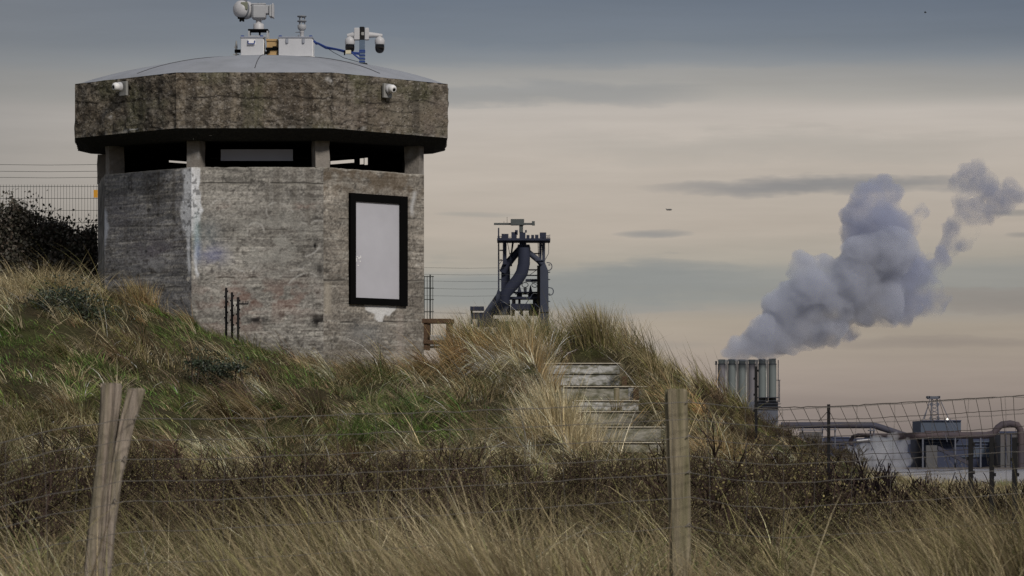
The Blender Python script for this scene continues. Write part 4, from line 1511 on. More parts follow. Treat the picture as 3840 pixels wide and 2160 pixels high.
# lesser walkways, stairs and struts in the open frame
for u0, v0, u1, v1 in ((235, 700, 262, 708), (230, 560, 330, 567), (480, 560, 606, 566), (470, 760, 575, 768), (445, 830, 575, 836), (236, 1000, 330, 1007), (300, 1060, 575, 1066), (110, 520, 152, 526), (110, 640, 140, 646), (110, 760, 132, 766), (110, 880, 130, 886)):
    ub(MB(), u0, v0, u1, v1, 7, 8).build('walkway', M['navy'], bf)
for p_ in (((480, 830), (575, 760)), ((330, 1060), (240, 1000)), ((630, 420), (640, 640)), ((206, 420), (250, 640)), ((600, 500), (640, 420)), ((672, 640), (716, 560)), ((716, 560), (716, 420)), ((150, 640), (100, 700)), ((470, 890), (575, 960))):
    utube(MB(), p_, 7, -2, 6).build('strut', M['navy_light'], bf)
for v in (700, 790, 880, 1060, 1150):
    ub(MB(), 712, v, 735, v + 7, -2, 5).build('landing', M['navy_light'], bf)
for u, r in ((355, 68), (492, 62)):
    x, y = U(u, 1105)
    b0 = P(x, y, BFD + 5)
    MB().lathe(b0, [(r / 2 * m3, 0), (r / 2 * m3, 30 * m3), (r / 3.3 * m3, 90 * m3), (8 * m3, 135 * m3), (5 * m3, 150 * m3)], 14).build('hot_stove', M['navy'], bf)
for u, v in ((425, 950), (545, 950)):
    mb = MB()
    utube(mb, [(u + 38 * math.cos(k * .42), v + 30 * math.sin(k * .42)) for k in range(16)], 9, 12, 6)
    mb.build('pipe_ring', M['navy_light'], bf)
utube(MB(), [(425, 985), (428, 1060)], [42, 34], 12).build('dust_bin', M['stovewhite'], bf)
utube(MB(), [(285, 1120), (285, 1190)], [46, 50], 12).build('dust_bin', M['stovewhite'], bf)
utube(MB(), [(345, 1310), (520, 1060)], 9, -10, 6).build('brace', M['navy_light'], bf)
utube(MB(), [(545, 1180), (700, 1320)], 9, -10, 6).build('brace', M['navy_light'], bf)
for c_, r in (((715, 722), 42), ((735, 1030), 40)):
    mb = MB()
    utube(mb, [(c_[0] - 25, c_[1] - r * 1.2)] + [(c_[0] + r * math.cos(a), c_[1] + r * 1.15 * math.sin(a)) for a in np.linspace(-1.1, 1.3, 9)] + [(c_[0] - 15, c_[1] + r * 1.2)], 11, -3, 8)
    mb.build('side_pipe', M['navy_light'], bf)

# the furnace's lower works, down to the quay
zb_ = YH + 6.6 / BFD * F
MB().rect(1862, 1205, 1935, zb_, BFD + 2, BFD + 14).build('tower_foot', M['navy'], bf)
MB().rect(2024, 1170, 2058, zb_, BFD - 4, BFD + 6).build('tower_foot', M['navy_light'], bf)
MB().rect(1760, 1262, 2075, zb_, BFD + 10, BFD + 60).build('furnace_hall', M['hall'], bf)
MB().rect(1752, 1252, 2083, 1264, BFD + 8, BFD + 62).build('furnace_hall_roof', M['navy_light'], bf)
for y0 in (1330, 1440, 1560, 1650):
    MB().rect(1775, y0, 2060, y0 + 22, BFD + 9.4, BFD + 10.2).build('wall_band', M['hall_blue'], bf)
for px_ in (1945, 1975, 2004):
    MB().rect(px_ - 4, 1215, px_ + 4, 1255, BFD + 12, BFD + 16).build('support', M['navy'], bf)

# six chimneys
CD_ = 1750.0
V2 = lambda u, v: (2660 + u / 6.037, 1320 + v / 6.037)
mpx = CD_ / F
ORD = ['leftmost of the six clustered chimneys', 'second from left of the six clustered chimneys', 'third from left of the six clustered chimneys',
       'fourth from left, the chimney partly behind the black post', 'fifth from left of the six clustered chimneys', 'rightmost of the six clustered chimneys']
for k, (u0, u1, vt) in enumerate(((193, 366, 168), (422, 598, 160), (652, 824, 168), (880, 1046, 172), (1108, 1280, 156), (1338, 1518, 148))):
    x, y = V2((u0 + u1) / 2, 1130)
    b0 = P(x, y, CD_)
    r = (u1 - u0) / 2 / 6.037 * mpx
    H = lambda v: (1130 - v) / 6.037 * mpx
    t = thing('factory_chimney', 'steaming grey green ' + ORD[k], 'chimney', b0, 'six clustered chimneys of the power plant')
    MB().lathe(b0, [(r, 0), (r, H(290)), (r * .97, H(268))], 24).build('shaft', M['chimney' if k % 3 else 'chimney_b'], t)
    MB().lathe((b0[0], b0[1], b0[2] + H(285)), [(r * 1.06, 0), (r * 1.06, H(265) - H(285))], 24).build('ring', M['chimring'], t)
    MB().lathe((b0[0], b0[1], b0[2] + H(266)), [(r * .88, 0), (r * .90, H(vt) - H(266)), (r * .8, H(vt) - H(266)), (r * .8, H(vt) - H(266) - 1)], 24).build('flue_top', M['chimney'], t)
mb = MB()
x0, y0 = V2(170, 1128)
x1, y1 = V2(1556, 1660)
y1 = YH + 6.6 / CD_ * F
mb.rect(x0, y0, x1, y1, CD_ - 8, CD_ + 8)
bh = mb.build_top('boiler_house', M['boiler'], 'slate grey boiler house block under the six chimneys', 'building')
for u in (394, 625, 852, 1077, 1309):
    mb = MB()
    for u0, v0, u1, v1 in ((u - 22, 268, u + 22, 1120),):
        xa, ya = V2(u0, v0)
        xb, yb_ = V2(u1, v1)
        mb.rect(xa, ya, xb, yb_, CD_ + 1, CD_ + 3)
    a, b = V2(u - 40, 172), V2(u + 40, 268)
    mb.prism([(a[0], a[1]), (b[0], a[1]), (b[0] - 3, b[1]), (a[0] + 3, b[1])][::-1], CD_ + 1, CD_ + 3.2)
    mb.build('pale_duct', M['duct'], bh)
mb = MB()
for v, e in ((1020, 20), (1100, 34), (1165, 60), (1230, 60)):
    xa, ya = V2(1100, v)
    xb, yb_ = V2(1560 + e, v + 14)
    mb.rect(xa, ya, xb, yb_, CD_ - 10, CD_ + 2)
mb.build('gallery', M['chimring'], bh)
mb = MB()
for u, v0 in ((1562, 180), (1592, 640), (156, 205)):
    xa, ya = V2(u - 7, v0)
    xb, yb_ = V2(u + 7, 1140)
    mb.rect(xa, ya, xb, yb_, CD_ - 1, CD_ + .5)
xa, ya = V2(1515, 630)
xb, yb_ = V2(1612, 644)
mb.rect(xa, ya, xb, yb_, CD_ - 1, CD_ + .5)
xa, ya = V2(135, 205)
xb, yb_ = V2(176, 290)
mb.rect(xa, ya, xb, yb_, CD_ - 1, CD_ + .5)
mb.build('ladder_mast', M['chimring'], bh)

# pipework, halls and lattice head at the right
W1 = 1700.0
Q = lambda u, v: (2860 + u / 2.629, 1440 + v / 2.629)
mq = W1 / F / 2.629


def qrect(mb, u0, v0, u1, v1, d0, d1):
    a, b = Q(u0, v0), Q(u1, v1)
    return mb.rect(a[0], a[1], b[0], b[1], d0, d1)


def qtube(mb, pts, w, d, n=12, caps=True):
    return mb.tube([P(*Q(*p), d) for p in pts], w * mq / 2, n, caps)


gp = thing('gas_pipeline', 'long thick purple grey elevated gas pipe dipping toward the lattice head', 'pipeline', P(*Q(1200, 830), W1 - 30))
mb = qtube(MB(), [(180, 408), (700, 406), (1080, 406), (1130, 418), (1380, 500), (1450, 525)], 62, W1 - 30, 16)
mb.build('pipe', M['pipe'], gp)
for u in (395, 590, 715, 1065, 1098):
    mb = MB()
    qrect(mb, u - 5, 430, u + 5, 800, W1 - 31, W1 - 29)
    mb.build('support', M['lattice'], gp)
mb = MB()
qrect(mb, 360, 448, 600, 458, W1 - 33, W1 - 27)
qrect(mb, 1050, 452, 1110, 462, W1 - 33, W1 - 27)
qrect(mb, 590, 446, 735, 454, W1 - 33, W1 - 27)
mb.build('cross_beam', M['lattice'], gp)
rp = thing('gas_pipeline', 'rusty red brown gas pipe bending up at the right edge', 'pipeline', P(*Q(2000, 830), W1 - 40))
mb = qtube(MB(), [(1290, 520), (1460, 512), (1700, 508), (2200, 506), (2275, 490), (2320, 430), (2360, 400), (2440, 390), (2510, 405), (2540, 450), (2545, 560), (2545, 830)], 66, W1 - 40, 16)
mb.build('pipe', M['rustpipe'], rp)
for u in (1580, 1900, 2150):
    mb = MB()
    qrect(mb, u - 7, 530, u + 7, 830, W1 - 41, W1 - 39)
    mb.build('support', M['lattice'], rp)
lp = thing('pipe_loop', 'low brownish pipe loop under the elevated gas pipe', 'pipeline', P(*Q(1000, 830), W1 - 22))
qtube(MB(), [(870, 600), (866, 560), (890, 520), (940, 505), (1320, 508)], 40, W1 - 22, 12).build('pipe', M['rustpipe'], lp)
qtube(MB(), [(925, 560), (1055, 548)], 16, W1 - 35, 8).build('pale_duct', M['stovewhite'], lp)


def hall(name, label, rects, mk, d0, d1, extra=None, cat='building'):
    a = Q((rects[0][0] + rects[0][2]) / 2, rects[0][3])
    t = thing(name, label, cat, P(a[0], a[1], d0))
    mb = MB()
    for r in rects:
        qrect(mb, *r, d0, d1)
    mb.build('hall_body', M[mk], t)
    for nm, rs, m2, dd in extra or ():
        mb = MB()
        for r in rs:
            qrect(mb, *r, d0 - dd, d0 + .2)
        mb.build(nm, M[m2], t)
    return t


hall('industrial_hall', 'low dark hall left under the elevated gas pipe', [(560, 535, 1090, 860), (690, 520, 860, 540)], 'hall', W1 - 8, W1 + 40,
     [('roof_band', [(560, 560, 1085, 572), (720, 590, 900, 600)], 'pipe', .6), ('pale_shed', [(365, 470, 580, 560)], 'hall_grey', 2)])
hall('industrial_hall', 'dark block behind the rising steam', [(1080, 505, 1460, 830)], 'hall', W1 + 2, W1 + 40,
     [('wall_panel', [(1090, 520, 1140, 700), (1200, 540, 1300, 640)], 'hall_blue', .5)])
hall('industrial_hall', 'long navy hall with pale bands at the waterline', [(1590, 540, 2300, 826)], 'hall', W1, W1 + 60,
     [('wall_band', [(1600, 570, 1780, 582), (1600, 598, 2300, 604), (1960, 710, 2260, 722), (2080, 560, 2240, 574)], 'hall_blue', .8), ('grey_silo', [(1612, 605, 1722, 826)], 'hall_grey', 6),
      ('blue_wall', [(2080, 620, 2290, 710)], 'hall_blue', .6)])
hall('industrial_hall', 'slate blue box building below the lattice head', [(1560, 362, 1955, 545)], 'hall_blue', W1 - 6, W1 + 30,
     [('roof_edge', [(1556, 356, 1959, 366)], 'hall', .8), ('red_band', [(1600, 462, 1955, 486)], 'rustpipe', .5)])
hall('concrete_silo_block', 'grey concrete block with rusty foot at the far right', [(2345, 478, 2760, 830)], 'hall_grey', W1 - 20, W1 + 30,
     [('roof_edge', [(2335, 465, 2770, 484)], 'hall', .8), ('wall_rib', [(2395, 490, 2403, 826), (2450, 490, 2458, 826), (2590, 490, 2600, 826)], 'hall', .7)])
cv = thing('conveyor_bridge', 'sloping grey conveyor bridge in front of the navy hall', 'conveyor', P(*Q(1900, 830), W1 - 45))
mb = MB()
mb.prism([Q(*p) for p in ((1730, 610), (2060, 775), (2060, 812), (1730, 650))][::-1], W1 - 48, W1 - 44)
mb.build('gallery', M['pipe'], cv)
mb = MB()
for a, b in (((1790, 760), (1830, 690)), ((1850, 760), (1830, 690)), ((1940, 800), (1960, 745)), ((1820, 570), (1800, 500))):
    qtube(mb, [a, b], 7, W1 - 46, 6)
mb.build('trestle_leg', M['lattice'], cv)
LT = W1 - 60
lt = thing('lattice_headframe', 'grey lattice headframe tower with splayed legs above the box building', 'tower', P(*Q(1690, 540), LT))
mb = MB()
qrect(mb, 1638, 120, 1745, 146, LT - 4, LT + 4)
qrect(mb, 1630, 118, 1650, 138, LT - 4, LT + 4)
qrect(mb, 1735, 118, 1752, 138, LT - 4, LT + 4)
mb.build('head_platform', M['boiler'], lt)
mb = MB()
for off in (-3, 3):
    for a, b in (((1668, 146), (1655, 362)), ((1720, 146), (1735, 362))):
        qtube(mb, [a, b], 12, LT + off, 6)
    for k in range(6):
        v0, v1 = 150 + k * 35, 150 + (k + 1) * 35
        qtube(mb, [(1666 - k * 2, v0), (1723 + k * 2, v1)], 6, LT + off, 5)
        qtube(mb, [(1722 + k * 2, v0), (1664 - k * 2, v1)], 6, LT + off, 5)
for u, v in ((1663, 200), (1728, 200), (1658, 340), (1733, 340)):
    a, b = P(*Q(u, v), LT - 3), P(*Q(u, v), LT + 3)
    mb.tube([a, b], .8, 6)
mb.build('tower_frame', M['lattice'], lt)
for a, b in (((1650, 146), (1595, 345)), ((1745, 146), (1895, 480)), ((1790, 345), (1850, 470)), ((1850, 345), (1940, 470)), ((1640, 200), (1575, 362))):
    qtube(MB(), [a, b], 8, LT - 8, 6).build('splayed_leg', M['lattice'], lt)
mb = MB().lathe(P(*Q(1822, 356), LT - 6), [(.02, 0), (.45, .15), (.5, .5), (.35, .85), (.03, 1.0)], 12)
mb.build_top('works_lamp', M['lamp'], 'small lit lamp on the roof of the box building', 'lamp')

# airliner and bird
AD = 2600.0
ap = thing('airliner', 'tiny distant aircraft low in the sky left of the steam plume', 'aircraft', P(2508, 786, AD))
MB().lathe(P(2498, 786.5, AD), [(.1, 0), (.55, .8), (.62, 3), (.55, 3.6), (.1, 4.3)], 10, (1, 0, .02)).build('fuselage', M['plane'], ap)
MB().prism([(2508, 786), (2513, 783.5), (2516, 784.5), (2513, 787)], AD - 3, AD + 3).build('wing', M['plane'], ap)
MB().prism([(2497.5, 786.5), (2497, 781.5), (2499, 782), (2502, 786)], AD - .1, AD + .1).build('tail_fin', M['plane'], ap)
b0 = P(3469, 47, 180)
brd = thing('bird', 'tiny dark bird high in the grey sky at right', 'bird', b0)
MB().lathe((b0[0] - .05, b0[1], b0[2]), [(.005, 0), (.035, .04), (.03, .09), (.004, .14)], 8, (1, .2, .1)).build('body', M['bird'], brd)
for s_ in (-1, 1):
    MB().add([(b0[0] - .01, b0[1], b0[2] + .01), (b0[0] + .05, b0[1], b0[2] + .01), (b0[0] + .02 + s_ * .03, b0[1] + s_ * .16, b0[2] + .05), (b0[0] - .01 + s_ * .03, b0[1] + s_ * .15, b0[2] + .05)], [(0, 1, 2, 3)]).build('wing', M['bird'], brd)


# ---------------------------------------------------------------- steam
def icosphere(sub=2):
    import bmesh
    bm = bmesh.new()
    bmesh.ops.create_icosphere(bm, subdivisions=sub, radius=1)
    v = np.array([x.co[:] for x in bm.verts])
    bm.verts.index_update()
    f = np.array([[y.index for y in x.verts] for x in bm.faces])
    bm.free()
    return v, f


ICO = icosphere(3)


def noise3(p, seed=0):
    """cheap 3-D noise out of three 2-D slices"""
    return (vnoise(p[:, 0] + p[:, 2] * .7, p[:, 1] - p[:, 2] * .3, seed) + vnoise(p[:, 1] + p[:, 0] * .4, p[:, 2] + p[:, 0] * .6, seed + 1)
            + vnoise(p[:, 2] - p[:, 1] * .5, p[:, 0] + p[:, 1] * .8, seed + 2)) / 3


def steam_body(name, puffs, d, m, label, voxel, amp, seed, drift=1.0):
    r_ = np.random.default_rng(seed)
    V, Fc, b = [], [], 0
    for (px, py, r) in puffs:
        c = np.array(P(px, py, d))
        R = r / F * d
        c[1] += r_.normal(0, R * .35 * drift)
        V.append(ICO[0] * R * np.array([1, 1.05, 1]) + c)
        Fc.append(ICO[1] + b)
        b += len(ICO[0])
    V, Fc = np.concatenate(V), np.concatenate(Fc)
    tmp = mesh_np(name + '_union', V, Fc, m)
    rm = tmp.modifiers.new('r', 'REMESH')
    rm.mode = 'VOXEL'
    rm.voxel_size = voxel
    dg = bpy.context.evaluated_depsgraph_get()
    me = bpy.data.meshes.new_from_object(tmp.evaluated_get(dg))
    bpy.data.objects.remove(tmp)
    n = len(me.vertices)
    co = np.empty(n * 3, np.float32)
    no = np.empty(n * 3, np.float32)
    me.vertices.foreach_get('co', co)
    me.vertices.foreach_get('normal', no)
    co, no = co.reshape(-1, 3).astype(float), no.reshape(-1, 3)
    dsp = 0
    for k, (s_, a) in enumerate(((.06, .6), (.14, .85), (.3, .6), (.62, .4))):
        q = noise3(co * s_, seed + 7 * k)
        dsp = dsp + (1 - np.abs(q - .5) * 4 - .45) * a
    co = co + no * (dsp * amp)[:, None]
    base = np.array([co[:, 0].mean(), co[:, 1].mean(), co[:, 2].min()])
    me.vertices.foreach_set('co', (co - base).astype(np.float32).ravel())
    me.materials.clear()
    me.materials.append(m)
    me.name = name
    me.update()
    ob = bpy.data.objects.new(name, me)
    ob.location = base
    COL.objects.link(ob)
    return ob


PUFFS = [(2722, 1330, 16), (2745, 1318, 26), (2790, 1322, 24), (2840, 1322, 26), (2885, 1315, 30), (2765, 1300, 36), (2800, 1300, 42), (2850, 1280, 58), (2905, 1255, 74), (2865, 1225, 45), (2955, 1215, 86), (2900, 1150, 42), (2915, 1130, 40), (2990, 1135, 85), (3040, 1215, 84),
         (2965, 1290, 32), (3010, 1270, 40), (3050, 1080, 85), (3025, 985, 44), (2985, 1015, 34), (3000, 960, 28), (3075, 1005, 52), (3130, 1120, 105), (3120, 1220, 52), (3200, 1060, 105), (3225, 950, 70), (3215, 880, 52), (3205, 820, 36),
         (3245, 800, 58), (3265, 730, 46), (3310, 700, 38), (3350, 720, 34), (3325, 760, 50), (3310, 850, 88), (3340, 950, 92), (3400, 840, 44), (3440, 805, 28), (3480, 803, 15), (3395, 1050, 85), (3320, 1130, 85), (3450, 1070, 52),
         (3505, 1000, 34), (3530, 960, 26), (3430, 980, 40), (3490, 1120, 48), (3530, 1110, 26), (3400, 1165, 42), (3250, 1165, 62), (3180, 1240, 34), (3130, 1275, 24), (3080, 1290, 16), (3340, 1190, 30)]
PLD = 1745.0
WISP = [(3450, 1010, 30), (3490, 985, 30), (3530, 968, 30), (3560, 930, 36), (3590, 880, 46), (3575, 840, 30), (3640, 800, 50), (3610, 740, 44), (3595, 690, 40), (3620, 660, 38), (3680, 690, 50), (3730, 740, 46), (3785, 715, 36), (3700, 810, 40), (3765, 775, 32), (3650, 860, 30), (3625, 920, 20), (3815, 735, 26), (3660, 620, 20)]
loose = lambda p: p[1] < 905 or p[0] > 3390 or (p[0] > 3150 and p[1] > 1225)
pl = thing('steam_plume', 'huge blue grey steam plume billowing right from the six chimneys and thinning into torn wisps', 'steam plume', P(2800, 1340, PLD))


def under(o, root):
    o.location = o.location - root.location
    o.parent = root
    return o


under(steam_body('dense_billow', [p for p in PUFFS if not loose(p)], PLD, M['plume'], '', 1.8, 2.6, 31), pl)
under(steam_body('loose_billow', [(x, y, r * 1.12) for x, y, r in PUFFS if loose((x, y, r))] + [(3240, 930, 60), (3330, 930, 60), (3370, 1000, 60), (3380, 1090, 60)], PLD + 4, M['loose'], '', 2.2, 3.8, 47), pl)
under(steam_body('torn_wisp', WISP, PLD + 12, M['wisp'], '', 2.4, 3.4, 77), pl)
GST = [(3130, 1755, 28), (3170, 1740, 30), (3215, 1735, 34), (3265, 1725, 34), (3310, 1712, 34), (3350, 1700, 28), (3330, 1672, 26), (3290, 1660, 20), (3380, 1680, 20), (3240, 1690, 26), (3395, 1730, 26), (3360, 1745, 30), (3300, 1760, 30), (3220, 1765, 30), (3180, 1690, 18), (3350, 1640, 16), (3400, 1655, 12)]
gs = steam_body('ground_steam', GST, 1600.0, M['steam'], '', 1.6, 1.8, 55)
tag(gs, 'bright white steam cloud at the waterline in front of the halls', 'steam')

# ---------------------------------------------------------------- vegetation
def blades(base, L, Wd, az, th0, kap, col, seg=4, tip=None):
    """curved ribbons: base (N,3), length, width, direction, start lean, extra bend, own colour"""
    n = len(L)
    p = base.copy()
    roll = az + rng.uniform(-1.3, 1.3, n) + np.pi / 2
    sx, sy = np.cos(roll), np.sin(roll)
    rows = []
    cols = []
    tipc = col if tip is None else tip
    for i in range(seg + 1):
        t = i / seg
        w = Wd * (1 - t ** 1.6 * .9) * .5
        s_ = np.stack([sx * w, sy * w, np.zeros(n)], 1)
        rows += [p - s_, p + s_]
        cc = col * (1 - t ** 1.5) + tipc * t ** 1.5
        cols += [cc, cc]
        if i < seg:
            th = np.clip(th0 + kap * (i + .5) / seg, -2.4, 2.4)
            st = L / seg
            p = p + np.stack([np.sin(th) * np.cos(az) * st, np.sin(th) * np.sin(az) * st, np.cos(th) * st], 1)
    k = 2 * (seg + 1)
    v = np.stack(rows, 1).reshape(-1, 3)
    c = np.stack(cols, 1).reshape(-1, 3)
    b = (np.arange(n) * k)[:, None]
    q = np.concatenate([np.stack([b + 2 * i, b + 2 * i + 1, b + 2 * i + 3, b + 2 * i + 2], -1).reshape(n, 1, 4) for i in range(seg)], 1).reshape(-1, 4)
    return v, q, c


def merge(ls):
    V, Q_, C2, b = [], [], [], 0
    for v, q, c in ls:
        V.append(v); Q_.append(q + b); C2.append(c)
        b += len(v)
    return np.concatenate(V), np.concatenate(Q_), np.concatenate(C2)


STRAW, PALE, OLIVE, GREEN, LUSH, BROWN, ORANGE = [np.array(c) for c in
    ((.44, .36, .21), (.66, .57, .38), (.20, .19, .075), (.12, .18, .05), (.10, .215, .04), (.19, .135, .085), (.38, .25, .115))]
# where the photograph's dune carries which growth: column, row, half widths, colour, share, length factor
ZONES = [(90, 1330, 130, 110, LUSH, .85, .55), (170, 1060, 230, 50, STRAW, .8, 1.1), (60, 1120, 120, 70, STRAW, .6, 1.0), (330, 1330, 140, 60, OLIVE, .6, .9),
         (760, 1250, 160, 45, LUSH, .75, .6), (980, 1310, 150, 45, LUSH, .8, .6), (600, 1500, 240, 60, GREEN, .55, .7), (540, 1130, 90, 60, ORANGE, .6, 1.1), (420, 1100, 160, 50, OLIVE, .5, 1),
         (560, 1330, 220, 90, BROWN, .35, .9), (980, 1480, 260, 90, BROWN, .45, 1.0), (1300, 1380, 160, 60, STRAW, .45, .9), (1180, 1290, 240, 45, ORANGE, .6, .8),
         (1480, 1360, 260, 60, ORANGE, .7, 1.0), (1730, 1360, 170, 80, ORANGE, .75, 1.15), (1650, 1600, 280, 80, LUSH, .85, .7), (1500, 1480, 160, 60, GREEN, .6, .9),
         (1950, 1420, 130, 90, PALE, .65, 1.25), (2080, 1540, 100, 120, PALE, .85, 1.3), (1960, 1620, 120, 60, STRAW, .5, 1.1), (1780, 1470, 130, 60, STRAW, .6, 1.0),
         (1850, 1220, 240, 70, OLIVE, .6, 1.2), (2200, 1250, 220, 70, OLIVE, .65, 1.25), (2420, 1300, 120, 70, STRAW, .6, 1.2), (2600, 1400, 130, 70, OLIVE, .8, .75),
         (2650, 1590, 100, 80, ORANGE, .85, 1.1), (2800, 1600, 200, 90, OLIVE, .75, .7), (2950, 1700, 200, 70, BROWN, .5, .6), (2700, 1500, 120, 50, BROWN, .5, .7)]


CAP_X = [0, 2700, 2850, 3000, 3150, 3300, 3480, 3620, 3750, 3900]
CAP_Y = [0, 0, 1560, 1650, 1715, 1765, 1785, 1800, 1800, 1790]


def cap_len(x, d, z, L, k=.85):
    """growth near the water stays low"""
    zc = (YH - np.interp(CX + F * x / d, CAP_X, CAP_Y)) / F * d
    return np.minimum(L, np.maximum((zc - z) / k, .08))


def zone_colors(px, py, n, x=None, d=None):
    pal = np.stack([PALE * .8, STRAW, STRAW * .9, OLIVE, BROWN, BROWN * .6, GREEN, OLIVE * .8, STRAW, PALE])
    if x is None:
        k = rng.integers(0, len(pal), n)
    else:
        f = fbm(x * 1.5, d * .9, 201, 3) * 2.6 + rng.normal(0, .13, n)
        k = np.floor((f % 1) * len(pal)).astype(int)
    col = pal[k].copy()
    lf = np.ones(n)
    for (cx, cy, rx, ry, c, a, l) in ZONES:
        w = np.exp(-((px - cx) / rx) ** 2 - ((py - cy) / ry) ** 2) * a * 1.25
        hit = rng.random(n) < w
        col[hit] = c
        lf[hit] = l
    col *= rng.lognormal(-.12, .5, (n, 1))
    col += rng.normal(0, .012, (n, 3))
    return np.clip(col, .01, .8), lf


def in_plan(x, y, plan, grow=1.0):
    pts = shrink(plan, grow)
    inside = np.ones(len(x), bool)
    # plan runs A..H; use the half-plane test about the centre
    for i in range(len(pts)):
        a, b = pts[i], pts[(i + 1) % len(pts)]
        cr_ = (b[0] - a[0]) * (y - a[1]) - (b[1] - a[1]) * (x - a[0])
        c0 = (b[0] - a[0]) * (BD - a[1]) - (b[1] - a[1]) * (BX - a[0])
        inside &= (cr_ * c0 > 0)
    return inside


def on_stairs(x, d):
    px = CX + F * x / d
    xl = np.interp(d, [47, 58], [2160, 2010])
    xr = np.interp(d, [47, 58], [2540, 2345])
    return (px > xl - 10) & (px < xr + 10) & (d > 46.8) & (d < 58.3)


def scatter(n, d0, d1, pow_=1.0, margin=1.12, cut=None):
    d = d0 + (d1 - d0) * rng.random(n) ** pow_
    x = (rng.random(n) * 2 - 1) * margin * 1920 / F * d
    ok = ~in_plan(x, d, DRUM, 1.01)
    if cut is not None:
        ok &= cut(x, d)
    return x[ok], d[ok]


def tussocks(n, d0, d1, per, length, spread, width, lean, pow_=1.0, cut=None, seg=4, colour=None, sweep=.75, th=.22, stairs=False):
    x, d = scatter(n, d0, d1, pow_, cut=cut)
    n = len(x)
    cnt = np.maximum(4, (per * rng.lognormal(0, .45, n)).astype(int))
    idx = np.repeat(np.arange(n), cnt)
    N = len(idx)
    a0 = rng.uniform(0, 2 * np.pi, N)
    rr = np.abs(rng.normal(0, spread, N))
    bx, bd = x[idx] + rr * np.cos(a0), d[idx] + rr * np.sin(a0)
    ok = ~on_stairs(bx, bd) | stairs
    ok &= ~in_plan(bx, bd, DRUM, 1.0)
    idx, a0, bx, bd, rr = idx[ok], a0[ok], bx[ok], bd[ok], rr[ok]
    N = len(idx)
    z = ground(bx, bd) - .02
    tpx, tpy = CX + F * x / d, YH - F * ground(x, d) / d
    tcol, tlf = zone_colors(tpx, tpy, n, x, d)
    pcol, plf = zone_colors(CX + F * bx / bd, YH - F * z / bd, N, bx, bd)
    mixw = rng.random(N)[:, None] < .62
    col = np.where(mixw, tcol[idx] * rng.uniform(.75, 1.25, (N, 1)), pcol)
    if colour is not None:
        hue = (fbm(x * 1.6, d * .9, 777, 3) * 2.2 + rng.normal(0, .12, n)) % 1
        col = colour[np.floor((hue[idx] + rng.normal(0, .16, N)) % 1 * len(colour)).astype(int)] * rng.lognormal(-.3, .6, (N, 1)) * (.45 + 1.15 * fbm(x * 1.1 + 5, d * .6, 888, 3))[idx][:, None]
    tl = tlf[idx] * rng.lognormal(0, .22, n)[idx]
    L = length * tl * rng.uniform(.45, 1.15, N)
    L = cap_len(bx, bd, z, L)
    # the wind bends neighbouring tufts the same way; the drift turns slowly over the slope
    f = fbm(x * .45 + 3, d * .35, 301, 3)
    wa = np.pi + (f - .5) * 7.5 + rng.normal(0, .35, n)
    wx, wy = np.cos(wa) * sweep - .25, np.sin(wa) * sweep * .8 - .25
    dx = np.cos(a0) * .55 + wx[idx]
    dy = np.sin(a0) * .55 + wy[idx]
    az = np.arctan2(dy, dx)
    th0 = np.abs(rng.normal(th, .18, N)) + rr / max(spread, 1e-3) * .10
    kap = lean * rng.lognormal(0, .5, N)
    tip = np.clip(col * .6 + STRAW * .45, 0, .7)
    return blades(np.stack([bx, bd, z], 1), L, width * rng.uniform(.6, 1.3, N), az, th0, kap, np.clip(col, .01, .8), seg, tip)


def not_beyond(x, d):
    return ground(x, d) > -1.3


# the dune's own grass: tall tufts, then a low mat of short growth
GM = [(70, 1330, 130, 110), (760, 1262, 150, 42), (960, 1325, 150, 40), (600, 1500, 230, 50), (1660, 1600, 250, 70), (1480, 1530, 120, 45), (300, 1400, 150, 60), (1130, 1420, 100, 40)]


def green_mask(x, d):
    px, py = CX + F * x / d, YH - F * ground(x, d) / d
    m = np.zeros(len(x))
    for cx, cy, rx, ry in GM:
        m = np.maximum(m, np.exp(-((px - cx) / rx) ** 2 - ((py - cy) / ry) ** 2))
    return m


bare = lambda x, d: (rng.random(len(x)) > green_mask(x, d) * .8) & not_beyond(x, d) & (fbm(x * 1.1, d * .8, 401, 3) + rng.normal(0, .05, len(x)) > .37)
g1 = tussocks(900, 42.5, 60.5, 70, .70, .11, .010, 1.8, cut=bare, seg=5, th=.42)
g1c = tussocks(260, 42.5, 60.5, 26, .78, .05, .013, 1.5, cut=bare, seg=5, th=.45, colour=np.stack([PALE, STRAW, PALE * .8]))
g1b = tussocks(330, 57.0, 63.5, 60, .60, .11, .0095, .8, cut=lambda x, d: (x > .2 - .02 * d) & (CX + F * x / d > 1690) & not_beyond(x, d), sweep=.5)
g2 = tussocks(4600, 42.0, 63.0, 18, .26, .13, .010, 1.6, cut=not_beyond, seg=3, th=.4)
g9 = tussocks(9000, 43.0, 62.0, 20, .25, .13, .010, 1.1, cut=lambda x, d: (rng.random(len(x)) < green_mask(x, d) * 1.2) & (green_mask(x, d) > .22) & not_beyond(x, d), seg=3, th=.3, sweep=.5, colour=np.stack([LUSH, LUSH * .8, GREEN, LUSH * 1.2, OLIVE]))
g8 = tussocks(2600, 46.8, 58.4, 16, .19, .06, .008, 1.2, cut=lambda x, d: on_stairs(x, d) & (fbm(x * 2.5, d * 2.5, 811, 2) > .45), seg=3, stairs=True, colour=np.stack([STRAW, OLIVE, GREEN, BROWN]))
v, q, c = merge([g1, g1b, g1c, g2, g8, g9])
o = mesh_np('dune_grass', v, q, M['grass'], c)
tag(o, 'wind combed marram and short green grass covering the dune', 'grass', kind='stuff')

